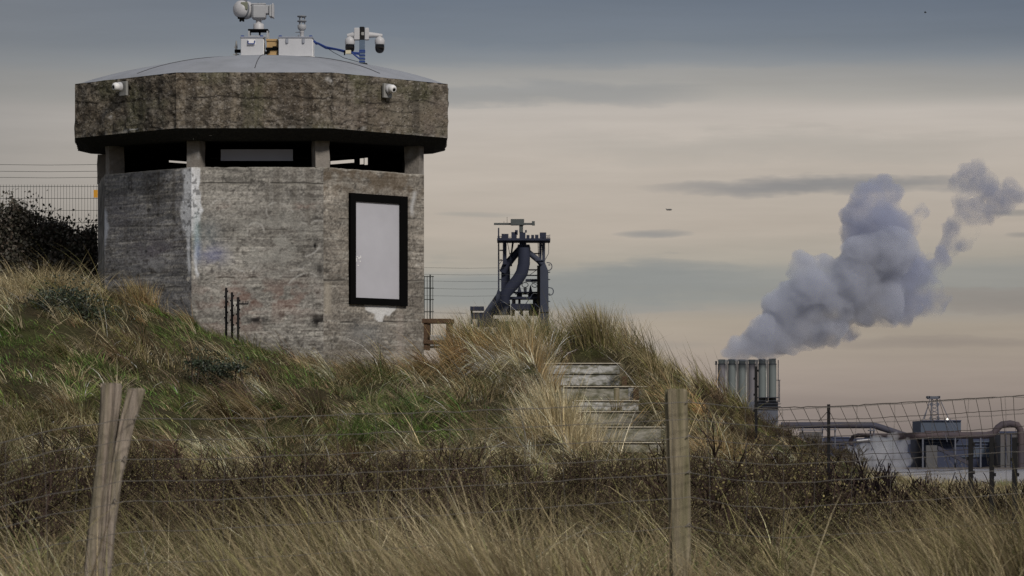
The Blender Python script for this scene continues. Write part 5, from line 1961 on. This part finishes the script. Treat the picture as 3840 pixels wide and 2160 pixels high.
# foreground
FG = np.stack([STRAW * .8, STRAW * .55, OLIVE, OLIVE * .7, PALE * .65, BROWN * .7, BROWN * .5, GREEN, STRAW * .9, OLIVE * 1.2])


def lumpy(x, d):
    px = CX + F * x / d
    w = np.interp(px, [-300, 250, 600, 1000, 1400, 1900, 2250, 2700, 3200, 3600, 4000], [.05, .0, -.04, .03, .07, .06, -.01, -.04, .0, .06, .08])
    return fbm(x * 1.6, d * .7, 611, 3) + w + rng.normal(0, .03, len(x)) > .495



g3 = tussocks(250, 8.8, 14.5, 85, .60, .055, .0062, 1.4, seg=5, colour=FG, sweep=.7, th=.34, cut=lumpy)
g4 = tussocks(430, 14.0, 24.0, 70, .58, .06, .0064, 1.45, seg=5, colour=FG, sweep=.7, th=.34, cut=lumpy)
g5 = tussocks(640, 23.0, 43.0, 38, .50, .10, .0085, 1.4, colour=FG[[0, 2, 3, 5, 5, 6]], th=.3)
g6 = tussocks(1500, 9.0, 43.0, 16, .22, .10, .0070, 1.7, pow_=.8, seg=3, colour=FG, th=.4)
g7 = tussocks(150, 9.0, 20.0, 9, .72, .05, .0058, 1.2, seg=6, colour=np.stack([PALE, STRAW, PALE * .7]), sweep=.9, th=.5)
v, q, c = merge([g3, g4, g5, g6, g7])
o = mesh_np('foreground_grass', v, q, M['grass'], c)
tag(o, 'tangled dry grass across the foreground below the fence', 'grass', kind='stuff')


def big_tussock(name, label, px, d, n, length, lean, cols, rad=.16, wx=-.5, width=.005, seg=6, group=None):
    x = (px - CX) / F * d
    z = gz(x, d)
    a0 = rng.uniform(0, 2 * np.pi, n)
    rr = np.abs(rng.normal(0, rad, n))
    bx, bd = x + rr * np.cos(a0), d + rr * np.sin(a0) * .7
    b = np.stack([bx, bd, ground(bx, bd) - .03], 1)
    az = np.arctan2(np.sin(a0) * .6 + rng.normal(0, .25, n), np.cos(a0) * .55 + wx + rng.normal(0, .2, n))
    cc = np.array(cols)[rng.integers(0, len(cols), n)] * rng.lognormal(-.3 if d < 30 else -.05, .45, (n, 1))
    L = length * rng.uniform(.5, 1.15, n)
    v, q, c = blades(b, L, width * rng.uniform(.6, 1.4, n), az, np.abs(rng.normal(.14, .12, n)), lean * rng.lognormal(0, .4, n), cc, seg, np.clip(cc * .6 + STRAW * .45, 0, .7))
    o = mesh_np(name, v - np.array([x, d, z]), q, M['grass'], c)
    o.location = (x, d, z)
    return tag(o, label, 'grass tussock', group)


big_tussock('marram_tussock', 'large olive marram tussock bending left at bottom centre of the picture', 2010, 11.6, 2200, .74, .8, [STRAW * .8, OLIVE * 1.2, STRAW, PALE * .8, BROWN], .24, -.6)
big_tussock('marram_tussock', 'dark brown marram tussock left of the big one at bottom centre', 1330, 12.4, 1700, .60, .9, [BROWN, OLIVE, STRAW * .7], .22, -.55)
big_tussock('marram_tussock', 'arching green grey marram tussock near the bottom right corner', 3560, 12.2, 1900, .66, 1.2, [OLIVE * 1.2, STRAW * .8, PALE * .7], .24, -.6)
big_tussock('marram_tussock', 'dark tussock cut by the right edge of the picture', 3880, 14.5, 1600, .78, 1.0, [OLIVE, BROWN, STRAW * .8], .26, -.4)
big_tussock('marram_tussock', 'reddish brown tuft right of the straight wooden post', 2790, 12.8, 800, .50, .6, [ORANGE * .7, BROWN, STRAW * .7], .12, -.5)
big_tussock('marram_tussock', 'dry tussock hiding the foot of the split wooden post', 330, 13.2, 1300, .52, 1.1, [STRAW, PALE * .8, OLIVE, BROWN], .30, -.3)
for lb, px, d, n_, ln, cols in (('tall straw tussock leaning left in the middle of the twiggy thicket', 1330, 17.2, 1100, .82, [STRAW, PALE * .85, OLIVE]),
                                ('pale upright tussock with bright blades between the two wooden posts', 1840, 15.6, 1000, .74, [PALE, PALE * .8, STRAW]),
                                ('grey straw tussock before the thicket right of the split post', 900, 15.8, 1000, .66, [STRAW * .8, OLIVE, PALE * .7]),
                                ('brown straw tussock just left of the straight wooden post', 2300, 15.4, 900, .58, [BROWN, STRAW, OLIVE]),
                                ('olive tussock before the notched black posts', 3480, 19.0, 1000, .60, [OLIVE, STRAW * .8, BROWN])):
    big_tussock('marram_tussock', lb, px, d, n_, ln, 1.15, cols, .30, -.6, .0062)
big_tussock('marram_tussock', 'orange brown tussock on the slope just right of the wooden post top', 2690, 46.5, 900, .62, 1.0, [ORANGE, ORANGE * 1.2, STRAW], .22, -.4, .008)
big_tussock('marram_tussock', 'pale straw tussock spilling over the left end of the board steps', 2120, 48.2, 1500, .85, .5, [PALE, PALE * 1.15, STRAW], .34, -.1, .008)
big_tussock('marram_tussock', 'pale straw tussock above the top step left end', 2000, 56.5, 900, .72, .6, [PALE, STRAW, ORANGE], .28, .2, .008)
big_tussock('marram_tussock', 'spiky olive tussock with dark seed heads on the crest above the steps', 2240, 59.0, 900, .72, .35, [OLIVE, OLIVE * .8, BROWN, STRAW], .24, -.45, .008)
big_tussock('marram_tussock', 'tall loose tussock on the crest below the furnace tower', 1960, 59.3, 900, .66, .5, [OLIVE * 1.1, GREEN, STRAW], .30, -.4, .008)
big_tussock('marram_tussock', 'tall green tussock beside the wooden trestle', 1765, 60.3, 900, .80, .55, [OLIVE, STRAW * .9, GREEN], .24, -.25, .008)
big_tussock('marram_tussock', 'orange tuft standing at the left corner of the bunker', 530, 60.6, 500, .55, .5, [ORANGE, STRAW, OLIVE], .16, -.4, .008)
big_tussock('marram_tussock', 'straw tussock drooping over the left dune brow', 190, 58.0, 1200, .70, 1.6, [STRAW, PALE, STRAW * .8], .45, .2, .009)
big_tussock('marram_tussock', 'thin dark tuft growing in front of the white step', 2312, 52.8, 130, .34, .2, [BROWN, OLIVE * .8], .04, 0, .008)

for lb, px, d, n_, ln, cols in (('straw tussock hanging over the right end of the upper steps', 2440, 56.3, 420, .50, [STRAW, OLIVE, STRAW * .8]),
                                ('olive tussock hiding the right end of the middle step behind the post', 2530, 52.6, 420, .48, [OLIVE, STRAW, GREEN]),
                                ('short pale tuft at the left end of the middle step', 2120, 53.2, 380, .46, [PALE, STRAW, OLIVE])):
    big_tussock('marram_tussock', lb, px, d, n_, ln, 1.2, cols, .2, -.3, .008)

# sea grass seed stalks on the sky line
n = 220
px = np.concatenate([rng.uniform(1650, 2480, 170), rng.uniform(2300, 2750, 50)])
d = rng.uniform(57.5, 59.5, n)
x = (px - CX) / F * d
b = np.stack([x, d, ground(x, d) + .05], 1)
az = np.pi + rng.normal(0, .6, n)
v, q, c = blades(b, rng.uniform(.5, .95, n), np.full(n, .008), az, rng.uniform(.15, .5, n), rng.uniform(.1, .6, n), OLIVE * rng.uniform(.3, .8, (n, 1)), 5)
o = mesh_np('seed_stalks', v, q, M['grass'], c)
tag(o, 'sparse dark seed stalks rising along the dune crest', 'grass', kind='stuff')


# ---- twiggy shrubs
def shrub_mesh(r_, h, spread, stems, leafy, tw=.0045, keep=.55):
    """branching twigs as thin three-sided tubes plus small leaves; returns verts, quads, colours for wood and leaves"""
    segs = []

    def grow(p, dr, ln, rad, lvl):
        n = 3
        for k in range(n):
            dr2 = dr + r_.normal(0, .16, 3)
            dr2[2] += .10
            dr2 /= np.linalg.norm(dr2)
            q_ = p + dr2 * ln / n
            segs.append((p, q_, rad * (1 - .22 * k / n), rad * (1 - .22 * (k + 1) / n), lvl))
            p, dr = q_, dr2
            if lvl < 2 and (k > 0 or lvl == 1):
                for _ in range(2 if lvl == 0 else 1 + int(r_.random() < .6)):
                    s_ = dr + r_.normal(0, .55, 3)
                    s_[2] = abs(s_[2]) * .8 + .15
                    s_ /= np.linalg.norm(s_)
                    grow(p, s_, ln * r_.uniform(.38, .62), rad * keep, lvl + 1)
    for s in range(stems):
        a = r_.uniform(0, 2 * np.pi)
        lean_ = r_.uniform(.05, spread)
        dr = np.array([math.cos(a) * lean_, math.sin(a) * lean_, 1.0])
        dr /= np.linalg.norm(dr)
        grow(np.array([math.cos(a) * .08 * r_.random(), math.sin(a) * .08 * r_.random(), -.05]), dr, h * r_.uniform(.55, .85), tw * r_.uniform(.9, 1.5), 0)
    S = len(segs)
    A = np.array([s[0] for s in segs])
    B = np.array([s[1] for s in segs])
    ra = np.array([s[2] for s in segs])
    rb = np.array([s[3] for s in segs])
    lv = np.array([s[4] for s in segs])
    T = B - A
    T /= np.linalg.norm(T, axis=1)[:, None]
    ref = np.where(np.abs(T[:, 2:3]) < .9, np.array([[0, 0, 1.]]), np.array([[1., 0, 0]]))
    Ux = np.cross(T, ref)
    Ux /= np.linalg.norm(Ux, axis=1)[:, None]
    Wx = np.cross(T, Ux)
    vs = []
    for k in range(3):
        a = 2 * math.pi * k / 3
        o_ = Ux * math.cos(a) + Wx * math.sin(a)
        vs += [A + o_ * ra[:, None], B + o_ * rb[:, None]]
    v = np.stack(vs, 1).reshape(-1, 3)
    bq = (np.arange(S) * 6)[:, None]
    q = np.concatenate([bq + np.array([0, 2, 3, 1]), bq + np.array([2, 4, 5, 3]), bq + np.array([4, 0, 1, 5])])
    # leaves along the finer twigs
    m_ = np.repeat(np.where(lv >= 1)[0], leafy)
    if len(m_):
        t = r_.random(len(m_))[:, None]
        c0 = A[m_] + (B[m_] - A[m_]) * t
        dr = r_.normal(0, 1, (len(m_), 3)) + T[m_] * .9
        dr /= np.linalg.norm(dr, axis=1)[:, None]
        sd = np.cross(dr, r_.normal(0, 1, (len(m_), 3)))
        sd /= np.linalg.norm(sd, axis=1)[:, None]
        ll_ = r_.uniform(.014, .030, len(m_))[:, None]
        ww = ll_ * .26
        lvv = np.stack([c0, c0 + dr * ll_ * .5 + sd * ww, c0 + dr * ll_, c0 + dr * ll_ * .5 - sd * ww], 1).reshape(-1, 3)
        lq = np.arange(len(m_) * 4).reshape(-1, 4)
    else:
        lvv, lq = np.zeros((0, 3)), np.zeros((0, 4), int)
    return v, q, lvv, lq


r_ = np.random.default_rng(5)


def to_height(t, h=.66):
    k = h / t[0][:, 2].max()
    return (t[0] * k, t[1], t[2] * k, t[3])


VAR = [shrub_mesh(r_, .60, .6, 7, 2, .0085, .6) for _ in range(7)]
BARE = [shrub_mesh(r_, .62, .95, 5, 0, .0085, .74) for _ in range(4)]


def stamp(spots, variants, leaf_cols, wood=(.05, .034, .028)):
    tv, lv_ = [], []
    for (x, d, s, z) in spots:
        v, q, l, lq = variants[rng.integers(0, len(variants))]
        a = rng.uniform(0, 2 * np.pi)
        R = np.array([[math.cos(a), -math.sin(a), 0], [math.sin(a), math.cos(a), 0], [0, 0, 1]]) * s
        wc = np.array(wood) * rng.uniform(.6, 1.5)
        tv.append((v @ R.T + [x, d, z], q, np.tile(wc, (len(v), 1))))
        if len(l):
            n_ = len(l) // 4
            lc = leaf_cols[rng.integers(0, len(leaf_cols), n_)] * rng.uniform(.6, 1.4, (n_, 1))
            lv_.append((l @ R.T + [x, d, z], lq, np.repeat(lc, 4, 0)))
    return merge(tv), (merge(lv_) if lv_ else None)


VAR = [to_height(t) for t in VAR]
LC = np.array([(.17, .15, .06), (.26, .22, .10), (.12, .09, .045), (.09, .075, .04), (.14, .13, .055)])
spots = []
nS = 620
dd = 20 + 24.5 * rng.random(nS) ** .75
xx = (rng.random(nS) * 2 - 1) * 1.12 * 1920 / F * dd
for x, d in zip(xx, dd):
    px = CX + F * x / d
    if 2050 < px < 2560 and d > 44:
        continue
    if d < 27 and rng.random() < .55:
        continue
    z = gz(x, d)
    dens = fbm(np.array([x * .9]), np.array([d * .5]), 501)[0]
    if dens < .45:
        continue
    s = rng.lognormal(-.25, .25) * np.interp(dens, [.45, .52, .65], [.5, .95, 1.2])
    topy = np.interp(px, [0, 600, 1300, 2000, 2560, 2700, 2850, 3000, 3150, 3300, 3480, 3900], [1625, 1640, 1660, 1680, 1650, 1600, 1590, 1650, 1715, 1765, 1785, 1795]) + rng.normal(0, 14 if px > 2600 else 40)
    s = min(s, max(((YH - topy) / F * d - z) / .66, .12))
    spots.append((x, d, s, z))
for _ in range(110):       # thinner growth up the right flank
    d = rng.uniform(43, 56)
    px = rng.uniform(2600, 3250)
    x = (px - CX) / F * d
    spots.append((x, d, rng.uniform(.3, .55), gz(x, d)))
W_, L_ = stamp(spots, VAR, LC)
o = mesh_np('buckthorn_undergrowth', W_[0], W_[1], M['twig'], W_[2])
tag(o, 'dense low thicket of dark twigs at the foot of the dune', 'undergrowth', kind='stuff')
o2 = mesh_np('leaves', L_[0], L_[1], M['leaf'], L_[2], o)

# bare shrubs that stand out singly against the steam and the water
for k, (px, d, ptop) in enumerate(((3010, 43.0, 1690), (3060, 41.2, 1712), (3122, 41.5, 1716), (3178, 40.3, 1712), (3240, 40.8, 1722), (3292, 40.0, 1680), (3330, 40.6, 1705), (3395, 39.6, 1735), (3455, 40.2, 1755),
                                   (3520, 39.5, 1768), (3585, 39.8, 1762), (3640, 39.2, 1770), (3700, 39.6, 1775), (3760, 39.0, 1772), (3820, 39.4, 1768))):
    x = (px - CX) / F * d
    s = ((YH - ptop) / F * d - gz(x, d)) / BARE[k % 4][0][:, 2].max()
    v, q, l, lq = BARE[k % 4]
    a = rng.uniform(0, 6.28)
    R = np.array([[math.cos(a), -math.sin(a), 0], [math.sin(a), math.cos(a), 0], [0, 0, 1]]) * s
    o = mesh_np('bare_shrub', v @ R.T, q, M['twig'], np.tile(np.array((.016, .011, .012)), (len(v), 1)))
    o.location = (x, d, gz(x, d))
    if k == 5:
        tag(o, 'tallest bare shrub with upright fork in front of the white steam', 'shrub', 'bare shrubs before the water')
    elif px < 3420:
        tag(o, 'leafless dark shrub in front of the white steam', 'shrub', 'bare shrubs before the steam')
    else:
        tag(o, 'leafless dark shrub in front of the pale water', 'shrub', 'bare shrubs before the pale water')


def leafy_shrub(name, label, lobes, d, n_leaf, leaf, cols, wood_n=40, thick=1.0):
    base = None
    pts, stems = [], MB()
    x0 = P(sum(l[0] for l in lobes) / len(lobes), 0, d)[0]
    zb = gz(x0, d) - .1
    for (px, py, rx, ry) in lobes:
        c = np.array(P(px, py, d))
        Rx, Rz = rx / F * d, ry / F * d
        m_ = int(n_leaf * (rx * ry) / sum(l[2] * l[3] for l in lobes))
        u = rng.normal(0, 1, (m_, 3))
        u /= np.linalg.norm(u, axis=1)[:, None]
        rad = rng.random(m_) ** .45
        bump = .72 + .5 * noise3(u * 2.2 + c, int(px))
        p = c + u * (rad * bump)[:, None] * np.array([Rx, Rx * .9 * thick, Rz])
        # gather the leaves into sprays
        cl = c + (rng.normal(0, .5, (max(8, m_ // 40), 3))) * np.array([Rx, Rx * .8 * thick, Rz])
        k = rng.integers(0, len(cl), m_)
        p = np.where(rng.random((m_, 1)) < .45, cl[k] + rng.normal(0, .10, (m_, 3)) * [1, 1, 1.3], p)
        pts.append(p)
        for _ in range(max(2, int(wood_n / len(lobes)))):
            e = c + rng.normal(0, .45, 3) * np.array([Rx, Rx * .8, Rz]) + [0, 0, Rz * .3]
            s_ = np.array([c[0] + rng.normal(0, Rx * .3), d + rng.normal(0, .2), zb])
            stems.tube([s_, (s_ + e) / 2 + rng.normal(0, .06, 3), e], [.016, .010, .004], 4)
    p = np.concatenate(pts)
    p = p[p[:, 2] > ground(p[:, 0], p[:, 1]) - .02]
    n_ = len(p)
    dr = rng.normal(0, 1, (n_, 3)) + [0, 0, .5]
    dr /= np.linalg.norm(dr, axis=1)[:, None]
    sd = np.cross(dr, rng.normal(0, 1, (n_, 3)))
    sd /= np.linalg.norm(sd, axis=1)[:, None]
    ll_ = leaf * rng.uniform(.6, 1.3, (n_, 1))
    v = np.stack([p, p + dr * ll_ * .5 + sd * ll_ * .3, p + dr * ll_, p + dr * ll_ * .5 - sd * ll_ * .3], 1).reshape(-1, 3)
    cc = np.array(cols)[rng.integers(0, len(cols), n_)] * rng.uniform(.6, 1.4, (n_, 1))
    t = thing(name, label, 'shrub', (x0, d, zb))
    mesh_np('foliage', v, np.arange(n_ * 4).reshape(-1, 4), M['leaf'], np.repeat(cc, 4, 0), t)
    stems.build('stem', mat('shrub_bark', (.05, .038, .03), rough=.9, var=.3), t)
    return t


DK = [(.06, .06, .042), (.09, .085, .068), (.04, .038, .03), (.16, .14, .12), (.085, .065, .05)]
leafy_shrub('evergreen_shrub', 'dark dense leafy shrub behind the left dune brow before the mesh fence',
            [(-120, 900, 130, 120), (40, 850, 85, 85), (60, 800, 38, 34), (120, 880, 85, 80), (200, 900, 80, 75), (205, 850, 18, 24), (245, 870, 26, 30), (280, 920, 70, 60), (330, 930, 45, 60), (350, 868, 16, 16), (320, 890, 14, 18), (20, 960, 170, 80), (240, 980, 150, 60), (110, 820, 24, 26), (0, 1030, 200, 60), (260, 1040, 150, 50), (320, 960, 60, 60)],
            66.5, 34000, .070, DK, 90)
IV = [(.025, .04, .018), (.04, .055, .03), (.02, .022, .016), (.07, .09, .06), (.09, .11, .09)]
leafy_shrub('low_shrub', 'low dark bramble patch on the left dune face', [(250, 1120, 110, 45), (300, 1180, 130, 50), (380, 1230, 80, 30), (180, 1150, 60, 40)], 55.6, 5200, .042, IV, 24)
leafy_shrub('low_shrub', 'low dark blue green bramble patch on the middle of the dune', [(800, 1385, 80, 14), (880, 1378, 60, 13), (740, 1362, 60, 11), (830, 1410, 55, 12)], 53.0, 2200, .040, IV, 16)
